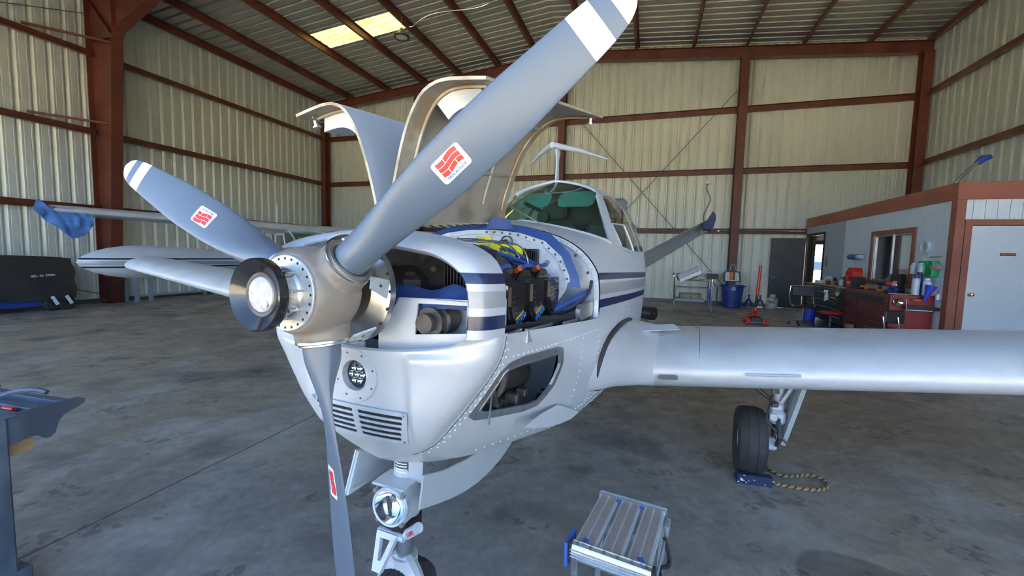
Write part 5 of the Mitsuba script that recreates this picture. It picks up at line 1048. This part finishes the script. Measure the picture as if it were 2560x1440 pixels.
obj('top', bb(1.62, 2.22, 15.0, 15.4, 1.07, 1.09), 'pale_plastic', ws_); obj('apron', bb(1.9, 2.22, 15.1, 15.4, .88, 1.06), 'dark_grey', ws_); obj('post', bb(1.93, 2.03, 15.15, 15.25, .0, 1.07), 'blue_plastic', ws_); obj('strut', tube([(2.02, 15.2, .85), (2.22, 15.22, .60), (2.22, 15.22, .0)], .015, 6), 'dark_grey', ws_)
tb = thing('recycling_bin', 'round blue recycling bin with a white symbol against the back wall', 'bin', xform((2.64, 15.05, 0)))
obj('body', lathe([(0, 0), (.255, 0), (.27, .02), (.295, .40), (.305, .52), (.315, .53), (.32, .68), (.345, .69), (.345, .72), (.325, .72), (.31, .55), (.26, .03), (0, .03)], 40), 'blue_plastic', tb)
obj('handle', cat(bx((.36, 0, .68), (.07, .14, .03), .01), bx((-.36, 0, .68), (.07, .14, .03), .01)), 'blue_plastic', tb)
RC = []
for k in range(3):
    a = PI/2+k*2*PI/3; d = np.array((math.cos(a), math.sin(a))); t_ = np.array((-d[1], d[0]))
    c_ = d*.035; RC.append(sg.Polygon([c_+t_*-.035-d*.01, c_+t_*.02-d*.01, c_+t_*.02-d*.02, c_+t_*.042+d*.0, c_+t_*.02+d*.02, c_+t_*.02+d*.01, c_+t_*-.035+d*.01]))
obj('symbol', cat([ext(q, .004, frame((-.02, -.317, .615), (1, 0, 0), (0, 0, 1), (0, -1, 0))) for q in RC]), 'decal_white', tb)
dp = thing('dustpan', 'grey dustpan with an orange brush hanging on the red column above the bin', 'dustpan', xform((2.66, 15.34, .98)))
obj('pan', tf(cat(ext(sg.Polygon([(-.24, -.16), (.24, -.16), (.2, .12), (.16, .16), (-.2, .16), (-.24, .1)]), .02)), frame((0, 0, 0), (1, 0, 0), (0, 0, 1), (0, -1, 0))), 'pale_plastic', dp); obj('rim', tf(ext(sg.Polygon([(-.24, -.16), (.24, -.16), (.2, .12), (.16, .16), (-.2, .16), (-.24, .1)]).exterior.buffer(.02), .05), frame((0, 0, 0), (1, 0, 0), (0, 0, 1), (0, -1, 0))), 'black_part', dp)
obj('brush', bx((-.03, -.05, .02), (.1, .05, .26), .01), 'orange_plastic', dp); obj('bristles', bx((.04, -.05, .02), (.05, .045, .26), .01), 'black_part', dp); obj('loop', tube([(-.06, 0, .2), (-.05, 0, .36), (0, 0, .42), (.05, 0, .36), (.04, 0, .2)], .01, 6, 4), 'pale_plastic', dp)
fj = thing('floor_jack', 'red hydraulic floor jack with a tall upright handle on the hangar floor', 'floor jack', xform((2.52, 11.35, 0)))
obj('frame', cat(bb(-.20, -.11, -.18, .3, .04, .14, .02), bb(.11, .20, -.18, .3, .04, .14, .02), bb(-.14, .14, .1, .25, .1, .24, .03)), 'red_paint', fj); obj('plate', bb(-.11, .11, -.14, .1, .06, .18, .01), 'black_part', fj); obj('cross_bar', tube([(-.2, -.16, .06), (.2, -.16, .06)], .014, 8), 'aluminium', fj)
for x, y in ((-.2, -.16), (.22, -.16), (-.18, .26), (.18, .26)): obj('caster', lathe([(0, -.025), (.05, -.025), (.055, 0), (.05, .025), (0, .025)], 18, axis_frame((x, y, .055), (1, 0, 0))), 'red_paint', fj)
obj('yoke', cat(tf(trimesh.creation.cone(.09, .2), xform((0, .05, .2))), bx((0, .05, .36), (.06, .06, .1), .01)), 'red_paint', fj); obj('handle', tube([(0, .05, .36), (.02, .05, .72)], .026, 12), 'black_part', fj); obj('grip', tube([(.02, .05, .70), (.055, .05, 1.42)], .034, 14), 'red_plastic', fj)
pb = thing('propane_tank', 'weathered white propane cylinder beside the dark grey door', 'propane tank', xform((3.86, 15.35, 0)))
mat('tank_white', blotch((.52, .50, .45), (.24, .18, .12), 9.0, .5, .75), rough=.6)
obj('body', lathe([(0, .02), (.11, .02), (.12, .0), (.125, .0), (.15, .06), (.155, .10), (.155, .27), (.14, .32), (.08, .36), (0, .37)], 30), 'tank_white', pb); obj('collar', lathe([(.085, .34), (.09, .45), (.085, .45), (.08, .34)], 24, np.eye(4), .6, 2*PI-.3), 'tank_white', pb); obj('valve', cat(cyl((0, 0, .36), (0, 0, .42), .02, 12), bx((0, 0, .42), (.07, .03, .03), .006)), 'brass', pb)
def jack_stand(x, y, label):
    t = thing('jack_stand', label, 'jack stand', xform((x, y, 0)))
    for a in range(4):
        s1, s2 = (1, 1, -1, -1)[a], (1, -1, -1, 1)[a]; obj('leg', tube([(s1*.14, s2*.14, .0), (s1*.03, s2*.03, .25)], [.022, .016], 6), 'blue_plastic', t)
    obj('column', cat(cyl((0, 0, .2), (0, 0, .30), .035, 12), cyl((0, 0, .30), (0, 0, .36), .02, 10), bx((0, 0, .38), (.09, .04, .03), .008)), 'blue_plastic', t)
jack_stand(3.20, 15.4, 'blue jack stand by the back wall just right of the recycling bin'); jack_stand(3.53, 15.42, 'blue jack stand by the back wall behind the floor jack handle')
ob = thing('outlet_box', 'small white box on the back wall with a cable hanging down', 'outlet box', xform((1.80, YB-.03, 4.12)))
obj('box', bx((0, -.03, 0), (.15, .06, .12), .01), 'decal_white', ob); obj('cable', tube([(.02, -.03, -.06), (.03, -.03, -.35), (.10, -.03, -.5), (.05, -.03, -.8), (.06, -.03, -1.45)], .012, 6, 5), 'cable_steel', ob)
single('conduit', cat(tube([(-3, YB-.22, 2.50), (4.7, YB-.22, 2.50)], .022, 8), bx((-.9, YB-.22, 2.48), (.06, .06, .06), .01), bx((2.2, YB-.22, 2.48), (.06, .06, .06), .01)), 'aluminium', 'thin grey electrical conduit running along the lowest girt of the back wall', 'conduit')
onto('door_handle_plate', cat(cyl((3.02, YB, .95), (3.02, YB-.06, .95), .02, 10), bx((3.06, YB-.06, .95), (.16, .03, .03), .008)), 'brass', 'small brass tap on the back wall right of the bin', 'tap')
dk = thing('ceiling_pipe', 'slanted silver pipe with a blue wrapped end above the office roof', 'pipe')
obj('pipe', tube([(5.03, 9.5, 2.70), (5.06, 9.5, 2.96), (5.12, 9.5, 3.06), (5.36, 9.5, 3.34)], .028, 10), 'aluminium', dk); obj('wrap', tube([(5.33, 9.5, 3.30), (5.40, 9.5, 3.37), (5.50, 9.5, 3.40)], [.045, .06, .04], 10), 'blue_plastic', dk)
hb = thing('high_bay_lamp', 'round black rimmed lamp hanging from a ceiling purlin beside the skylight', 'lamp', xform((-7.36, 11.5, 7.96)))
obj('housing', lathe([(.20, 0), (.23, .0), (.235, .03), (.12, .12), (.07, .22), (.04, .26), (0, .26)], 30), 'rim_tan', hb); obj('rim', lathe([(.17, -.005), (.235, -.01), (.24, .02), (.2, .02)], 32), 'black_part', hb); obj('diffuser', lathe([(0, .004), (.19, .004), (.19, .012)], 28), 'pale_plastic', hb); obj('hanger', tube([(0, 0, .26), (0, 0, .42), (.0, 0, .62)], .008, 6), 'rim_tan', hb)
single('lamp_cable', tube([(-7.08, 11.45, 8.2), (-7.0, 11.45, 8.18), (-6.9, 11.5, 8.28), (-5.9, 11.6, 8.55), (-4.5, 11.7, 8.7)], .014, 6, 5), 'aluminium', 'pale cable running from the hanging lamp across the purlins', 'cable')
# ---------------------------------------------------------------- left side: covered machine, bench, second airplane
mat('black_cover', proc(lambda p, n, uv: mix((.013, .014, .018), (.026, .025, .024), fbm(p.x*3, p.y*3, p.z*3, 3))), rough=.7)
cv = thing('covered_tug', 'low machine under a black cover standing by the left hangar wall', 'covered machine')
ny, nz = 30, 22; P_ = []
for j in range(nz):
    v = j/(nz-1); row = []
    for i in range(4*ny):
        s_, q = divmod(i, ny); u = q/ny
        a, b = ((u, 0), (1, u), (1-u, 1), (0, 1-u))[s_]
        x = -13.62+.72*a; y = 2.6+3.72*b
        zt2 = 1.26-.12*(b-.2)**2+.02*math.sin(b*9)
        sh = .93+.07*(1-v)**.6
        x = -13.26+(x+13.26)*(sh+.10*(1-v)); y = 4.46+(y-4.46)*(.965+.035*(1-v))
        w_ = .03*math.sin(b*23+a*7+v*4)*(1-v)+.02*math.sin(v*14+b*11)
        row.append((x+w_*.8, y+.5*w_, .27+.02*math.sin(b*13)+(zt2-.27)*min(1, v*1.02)))
    P_.append(row)
P_ = np.array(P_); top_c = P_[-1].mean(0)
side_m = grid(P_, cv=True); ring_ = P_[-1]; inner_ = ring_*.85+top_c*.15; inner_[:, 2] += .03; mid_ = ring_*.4+top_c*.6; mid_[:, 2] += .05
obj('cover', cat(side_m, grid(np.array([ring_, inner_, mid_, np.repeat(top_c[None]+[0, 0, .05], len(ring_), 0)]), cv=True)), 'black_cover', cv, smooth=50)
obj('lettering', text('SEL-M-DR04', .045, frame((-12.845, 5.72, .82), unit((-.02, 1, .06)), (0, 0, 1), (1, 0, 0)), .006, True), 'pale_plastic', cv)
obj('base', bb(-13.5, -12.98, 2.7, 5.95, .12, .36), 'blue_plastic', cv)
for y in (5.9, 6.15): obj('wheel', lathe([(.03, -.05), (.14, -.05), (.17, -.02), (.17, .02), (.14, .05), (.03, .05)], 24, axis_frame((-12.98, y, .17), (1, .2, 0))), 'black_rubber', cv); obj('axle_arm', tf(bx((0, 0, 0), (.03, .07, .22), .01), xform((-12.86, y+.0, .24), rx=.45)), 'pale_plastic', cv)
onto('cinder_block', bb(-12.9, -12.7, 4.3, 4.7, 0, .12), 'apron', 'grey block on the floor under the covered machine', 'block')
wbn = thing('work_bench', 'blue grey steel bench standing by the left hangar wall under the white wing', 'bench')
for x, y in ((-13.2, 7.72), (-13.2, 8.06), (-13.65, 7.72), (-13.2, 9.9), (-13.2, 10.6), (-13.65, 9.9)): obj('leg', bb(x-.04, x+.04, y-.04, y+.04, 0, .78), 'grey_paint', wbn)
obj('top', bb(-13.75, -13.1, 7.6, 10.8, .78, .84, .005), 'grey_paint', wbn); obj('rail', bb(-13.22, -13.18, 7.7, 10.6, .14, .19), 'grey_paint', wbn)
# second airplane, high wing without struts
CP = np.array((-9.42, 9.78, 0)); ch = unit((.93, -.36, 0)); CES = frame(CP, ch, np.cross((0, 0, 1), ch), (0, 0, 1))     # x nose, y its left
mat('second_white', (.55, .55, .53), rough=.3, coat=.4)
ce = thing('parked_airplane', 'white high wing airplane parked behind, its wing tip wrapped in blue cloth', 'airplane', CES)
def csec(x, w, z0, z1, n=28, e=3.2):
    a = np.linspace(0, 2*PI, n+1)[:-1]; return np.array([(x, w*np.sign(math.cos(t))*abs(math.cos(t))**(2/e), (z0+z1)/2+(z1-z0)/2*np.sign(math.sin(t))*abs(math.sin(t))**(2/e)) for t in a])
obj('fuselage', loft([csec(2.25, .12, 1.0, 1.3), csec(2.1, .38, .78, 1.48), csec(1.2, .52, .70, 1.52), csec(.75, .56, .68, 1.52), csec(.5, .57, .68, 1.50), csec(-1.4, .55, .72, 1.50), csec(-2.5, .38, .95, 1.60), csec(-5.4, .08, 1.3, 1.5)]), 'second_white', ce)
obj('cabin_roof', loft([csec(.15, .52, 1.98, 2.12), csec(-.4, .55, 1.96, 2.20), csec(-1.4, .5, 1.9, 2.14), csec(-2.6, .3, 1.5, 1.72)]), 'second_white', ce)
dk_ = 'black_gloss'
obj('windshield', grid(np.array([[(.80, y, 1.60-.10*y*y) for y in np.linspace(-.54, .54, 9)], [(.5, y*1.0, 1.85-.1*y*y) for y in np.linspace(-.54, .54, 9)], [(.12, y*.97, 2.06-.1*y*y) for y in np.linspace(-.54, .54, 9)]])), 'tinted_glass', ce, smooth=True)
for s in (1, -1):
    for x0, x1 in ((.05, -.72), (-.80, -1.3)):
        wp = sg.Polygon([(x0, 1.50), (x1, 1.50), (x1+.04, 1.97), (x0-.16, 1.97)]).buffer(-.03).buffer(.03)
        WF = frame((0, s*.545, 0), (1, 0, 0), unit((0, -s*.05, 1)), (0, s, 0) if s > 0 else (0, -1, 0))
        f_ = lambda p, d: tf(ext(p, d), frame((0, s*.548, 0), (1, 0, 0), (0, 0, 1), (0, -1, 0)))
        obj('window_frame', f_(wp.difference(wp.buffer(-.045)), .02), 'decal_white', ce); obj('side_window', f_(wp.buffer(-.045), .004), 'clear_glass', ce)
    obj('post', tube([(.80, s*.52, 1.60), (.12, s*.51, 2.04)], .025, 8), 'second_white', ce)
    def cws(y, c, z): 
        u, a, b = airfoil(16); X = np.r_[u[::-1], u[1:]]; Z = np.r_[a[::-1], b[1:]]; return np.c_[.18-X*c-.0*y, np.full(len(X), y*s), z+Z*c*.85-.03*c*X]
    obj('wing', loft([cws(0.0, 1.6, 2.10), cws(2.2, 1.6, 2.15), cws(4.85, 1.2, 2.20), cws(5.0, .9, 2.215)]), 'second_white', ce)
    obj('main_gear', tube([(-.75, s*.4, .75), (-.75, s*1.2, .22)], [.05, .03], 10), 'second_white', ce)
    obj('tyre', lathe([(.06, -.07), (.15, -.08), (.2, -.05), (.215, 0), (.2, .05), (.15, .08), (.06, .07)], 24, axis_frame((-.75, s*1.28, .215), (0, 1, 0))), 'black_rubber', ce)
    obj('tailplane', loft([np.c_[-4.9-.8*np.r_[0, .3, 1, .3], np.full(4, s*y), 1.5+np.r_[0, .035, 0, -.03]] for y in (.05, 1.7)]), 'second_white', ce)
obj('fin', loft([np.c_[-4.4-.55*k-np.r_[0, .4, 1.0, .4]*(1.1-.4*k), np.r_[0, .05, 0, -.05], np.full(4, 1.5+1.1*k)] for k in (0, 1)]), 'second_white', ce)
obj('nose_gear', tube([(1.5, 0, .8), (1.55, 0, .2)], .04, 10), 'second_white', ce); obj('tyre', lathe([(.05, -.06), (.13, -.07), (.175, -.04), (.185, 0), (.175, .04), (.13, .07), (.05, .06)], 24, axis_frame((1.55, 0, .185), (0, 1, 0))), 'black_rubber', ce)
obj('whip_aerial', tube([(-.05, -.75, 2.24), (-.1, -.72, 2.78)], .01, 6), 'decal_white', ce)
# cloth tied over the wing tip
cl = []
for j, (k, w) in enumerate(((0, .10), (.25, .16), (.55, .30), (.8, .24), (1.0, .06))):
    cl.append([(.24-.10*k-(.34*(math.cos(a)*.5+.5))*(1.15-.5*k)-.1*k, -5.10-.19*math.sin(a)*(w/.3)+.02*math.sin(5*a+j), 2.25-.62*k+.03*math.sin(3*a+j)) for a in np.linspace(0, 2*PI, 25)[:-1]])
cp_ = sg.Polygon([(-5.12, 2.34), (-5.02, 2.24), (-4.75, 2.2), (-4.42, 2.16), (-4.40, 1.95), (-4.52, 1.74), (-4.66, 1.68), (-4.82, 1.86), (-5.02, 2.02), (-5.14, 2.2)]).buffer(.03)
cloth_m = ext(cp_, .16, frame((.0, 0, 0), (0, 1, 0), (0, 0, 1), (1, 0, 0))).subdivide_to_size(.06, 12)
cv_ = cloth_m.vertices; cloth_m.vertices = cv_+np.c_[(meshkit.fbm(cv_*[1, 7, 3], 2)-.5)*.22+(cv_[:, 2]-2.2)*.15, (meshkit.fbm(cv_*5+3, 2)-.5)*.08, (meshkit.fbm(cv_*5+9, 2)-.5)*.08]
cloth_m.apply_transform(CES)
mat('tied_cloth', blotch((.05, .15, .42), (.03, .10, .30), 7.0), rough=.8)
single('blue_cloth', cloth_m, 'tied_cloth', 'blue cloth tied over the tip of the parked airplane wing', 'cloth', 50)
bx_ = thing('dark_cylinder', 'black round end poking out past the fuselage above the floor', 'cylinder')
obj('body', lathe([(0, 0), (.10, 0), (.12, .03), (.12, .3), (0, .3)], 26, axis_frame((-.10, 8.2, .52), unit((.8, -.5, 0)))), 'black_part', bx_); obj('cap', lathe([(0, 0), (.035, 0), (.035, .02), (0, .02)], 14, axis_frame((.14, 8.05, .52), unit((.8, -.5, 0)))), 'dark_grey', bx_); obj('stand', bb(-.06, .06, 8.08, 8.2, 0, .42), 'dark_grey', bx_)
# ---------------------------------------------------------------- near things
mat('blue_steel', proc(lambda p, n, uv: mix((.085, .115, .155), (.045, .06, .085), smoothstep(.35, .7, fbm(p.x*7, p.y*7, p.z*3, 3)))), rough=.5, spec=.5)
tb2 = thing('steel_stand', 'blue grey welded steel stand at the left edge of the floor', 'stand')
def lerp3(a, b, t): return tuple(np.array(a)*(1-t)+np.array(b)*t)
SZ = .80
gp_ = sg.Polygon([(-.02, 0), (.245, 0.0), (.268, -.012), (.264, -.032), (.185, -.062), (.165, -.085), (.15, -.135), (.13, -.150), (.115, -.145), (.095, -.125), (.06, -.115), (0.02, -.13), (-.02, -.13)]).buffer(.006).buffer(-.004)
A0 = np.array((-2.60, 1.01, SZ)); ad = unit((-.06, 1, 0)); GXF = frame(A0, ad, (0, 0, 1), np.cross(ad, (0, 0, 1)))
obj('side_plate', ext(gp_, .014, GXF), 'blue_steel', tb2)
obj('side_plate', ext(gp_, .014, GXF@xform((0, 0, -.62))), 'blue_steel', tb2)
ex = -np.cross(ad, (0, 0, 1))
for k, (a, w) in enumerate(((.035, .04), (.11, .035), (.215, .045))):
    c0 = A0+ad*a-np.array((0, 0, .03)); obj('cross_tube', tf(bx((0, 0, .31), (w, .045, .62), .004), axis_frame(c0, ex)), 'blue_steel', tb2)
obj('leg', bx((-2.62, .955, .40), (.10, .10, .80), .008), 'blue_steel', tb2); obj('leg', bx((-3.22, .90, .40), (.10, .10, .80), .008), 'blue_steel', tb2)
obj('foot_beam', cat(bx((-2.62, .7, .05), (.1, .7, .1), .006), bx((-2.92, .95, .05), (.6, .08, .08), .006)), 'blue_steel', tb2)
obj('top_cap', tf(bx((0, 0, 0), (.14, .12, .012), .003), xform((-2.63, .97, SZ+.0))), 'blue_steel', tb2)
obj('curved_strap', tube([tuple(A0+ad*.10+ex*.3+[0, 0, .005]), tuple(A0+ad*.16+ex*.25+[0, 0, .03]), tuple(A0+ad*.21+ex*.14+[0, 0, .02])], .012, 6, 5), 'blue_steel', tb2)
single('wood_wedge', ext(sg.Polygon([(0, 0), (.10, .0), (.115, .02), (.11, .055), (.05, .06), (0, .03)]), .04, frame((-2.63, 1.0, SZ-.20), ad, (0, 0, 1), np.cross(ad, (0, 0, 1)))@xform((.0, 0, -.05))), 'wood', 'orange wooden wedge jammed under the steel stand plate', 'wedge')
onto('red_knob', cyl(tuple(A0+ad*.07+ex*.16-[0, 0, .01]), tuple(A0+ad*.07+ex*.09-[0, 0, .01]), .010, 10), 'red_paint', 'small red rod lying between the tubes of the steel stand', 'rod')
# aluminium step platform
mat('plank_alu', (.50, .53, .52), rough=.4, metal=.3)
mat('tread_grey', proc(lambda p, n, uv: mix((.30, .255, .22), (.22, .185, .16), noise(p.x*160, p.y*160, 1.0))), rough=.85)
mat('blue_tape', (.03, .10, .36), rough=.6)
q0 = np.array((-.233, 1.602, .40)); ux = unit((.301, -.051, 0)); uy = unit((.076, .41, 0)); uy = unit(uy-ux*(uy@ux)); W_, L_ = .305, .40
PF = frame(q0, ux, uy, (0, 0, 1))
sp_ = thing('step_platform', 'folding aluminium work platform with grip strips on the floor in front', 'step platform', PF)
for k in range(3):
    x0 = .004+k*.1035; 
    pk = obj('plank', bb(x0, x0+.088, .012, L_-.012, -.025, 0, .002), 'plank_alu', sp_)
    for a in (.012, .050): obj('grip_strip', bb(x0+a-.004, x0+a+.026, .015, L_-.015, 0, .0015), 'tread_grey', pk)
obj('front_rail', tf(ext(sg.Polygon([(0, 0), (-.02, -.006), (-.03, -.022), (-.032, -.062), (-.028, -.066), (0, -.066)]), W_+.006), frame((-.003, .012, .004), (0, 1, 0), (0, 0, 1), (1, 0, 0))), 'aluminium', sp_)
for k in range(3): obj('rail_groove', bb(-.004, W_+.004, -.0235-.001*k, -.018, -.020-.013*k, -.017-.013*k), 'baffle_white', sp_)
obj('rear_rail', tf(ext(sg.Polygon([(0, .0), (.03, .0), (.03, -.05), (0, -.05)]), W_+.006), frame((-.003, L_-.015, .006), (0, 1, 0), (0, 0, 1), (1, 0, 0))), 'aluminium', sp_)
for y_, z_ in ((L_-.016, .006), (L_+.008, .006), (.006, .003)): obj('rail_lip', bb(0, W_, y_, y_+.004, z_, z_+.006), 'aluminium', sp_)
for k in range(6): obj('screw', lathe([(.005, 0), (.004, .003), (0, .004)], 10, xform((.02+.053*k, -.002, .003))), 'dark_grey', sp_)
for x in (-.006, W_+.006):
    obj('leg', tf(bx((0, 0, -.19), (.028, .018, .39), .003), xform((x-math.copysign(.02, x-.1), -.018, -.045), rx=.12)), 'aluminium', sp_); obj('leg', tf(bx((0, 0, -.19), (.028, .018, .39), .003), xform((x-math.copysign(.02, x-.1), L_, -.045), rx=-.12)), 'aluminium', sp_)
    obj('end_cap', bb(x-.006, x+.006, -.022, .02, -.075, .006, .003), 'black_part', sp_)
obj('rung', bb(.01, W_-.01, -.05, -.03, -.17, -.13, .003), 'aluminium', sp_); obj('rung', bb(.01, W_-.01, L_+.01, L_+.03, -.2, -.16, .003), 'aluminium', sp_)
obj('side_bracket', bb(-.03, -.014, -.02, .09, -.10, .0, .003), 'blue_tape', sp_)
obj('side_strap', tube([(W_+.01, .26, -.03), (W_+.03, .18, -.10), (W_+.015, .10, -.07), (W_+.035, .05, -.09), (W_+.01, .01, -.04)], .009, 6, 5), 'black_part', sp_)
obj('hinge_lock', cat(bb(W_+.004, W_+.02, L_-.1, L_-.02, -.06, -.01, .004), bb(W_+.008, W_+.016, .05, L_-.12, -.12, -.04, .003)), 'grey_paint', sp_)
for x0, y0, an in ((.045, .012, .15), (.262, .012, .5), (.095, L_-.03, .0), (.2, L_-.03, 0)): single('tape_piece', tf(bx((0, 0, 0), (.022, .04, .0012)), PF@xform((x0, y0+.012, .0022), rz=an)), 'blue_tape', {.045: 'blue tape scrap at the near left of the step platform', .262: 'blue tape scrap at the near right corner of the step platform', .095: 'blue tape in the far left gap of the step platform', .2: 'blue tape in the far right gap of the step platform'}[x0], 'tape', group='blue tape scraps on the step platform')
# wheel chock and its rope
ckp = thing('wheel_chock', 'dark blue painted wheel chock with white flecks under the main tyre', 'wheel chock', frame((.662, 3.150, 0), unit((1, .06, 0)), unit((-.06, 1, 0)), (0, 0, 1)))
mat('chock_blue', proc(lambda p, n, uv: mix((.012, .02, .055), (.6, .6, .6), smoothstep(.80, .83, noise(p.x*60, p.z*80, p.y*60)))), rough=.6)
obj('block', ext(sg.Polygon([(0, 0), (.10, 0), (.10, .02), (.055, .065), (.03, .07), (0, .065)]), .215, frame((0, 0, 0), (0, 1, 0), (0, 0, 1), (1, 0, 0))), 'chock_blue', ckp); obj('ring', lathe([(.012, -.004), (.018, 0), (.012, .004)], 16, axis_frame((.222, .01, .03), (0, 1, .4))), 'chrome', ckp)
rp = [(.886, 3.175, .03), (.94, 3.20, .014), (1.07, 3.195, .014), (1.18, 3.23, .014), (1.245, 3.30, .014), (1.255, 3.36, .014), (1.20, 3.42, .014), (1.12, 3.40, .014), (1.05, 3.36, .014), (.97, 3.345, .014), (.92, 3.40, .018), (.90, 3.46, .014)]
rs_ = spline(rp, 14); 
tt = np.gradient(rs_, axis=0); tt /= np.linalg.norm(tt, axis=1, keepdims=True); sl_ = np.r_[0, np.cumsum(np.linalg.norm(np.diff(rs_, axis=0), axis=1))]
nn = np.cross(tt, (0, 0, 1)); rk_ = thing('rope', 'tan and black twisted rope looped on the floor beside the wheel chock', 'rope')
mat('rope_tan', (.36, .22, .09), rough=.85); mat('rope_dark', (.05, .04, .035), rough=.85)
fine = np.linspace(0, sl_[-1], 420); ip = lambda A: np.array([np.interp(fine, sl_, A[:, c]) for c in range(3)]).T
R0, N0 = ip(rs_), ip(nn)
for k, m_ in enumerate(('rope_tan', 'rope_tan', 'rope_dark')):
    ph = fine/.042*2*PI+k*2*PI/3; obj('strand', tube(R0+.0058*(np.cos(ph)[:, None]*N0+np.sin(ph)[:, None]*np.array((0, 0, 1.0))), .0062, 6), m_, rk_)
# paper on the wing, tag on the engine
single('paper_sheet', tf(cat(bx((0, 0, 0), (.28, .21, .001)), bx((.01, .02, .002), (.28, .21, .001))), AIR@frame((-2.03, .76, 1.084), unit((.97, .2, .03)), unit((-.2, .97, .10)), (0, 0, 1))), 'decal_white', 'white paper sheet lying on the wing root', 'paper')
tg = thing('warning_tag', 'yellow handwritten tag hanging in the engine bay', 'tag', AIR@frame((-.86, .21, 1.566), unit((-1, .12, .0)), (0, 0, 1), unit((.12, 1, 0))))
mat('tag_yellow', (.85, .80, .02), rough=.5)
obj('strip', ext(sg.Polygon([(-.17, .02), (-.17, -.005), (-.1, -.022), (.0, -.028), (.17, -.026), (.175, .016), (.1, .012), (-.05, .02)]), .0015), 'tag_yellow', tg)
obj('lettering', text('AND OIL', .022, xform((-.03, -.003, .0018)), .0006), 'black_part', tg); obj('lettering_small', text('FATGR.', .008, xform((.125, .004, .0018)), .0006), 'black_part', tg)
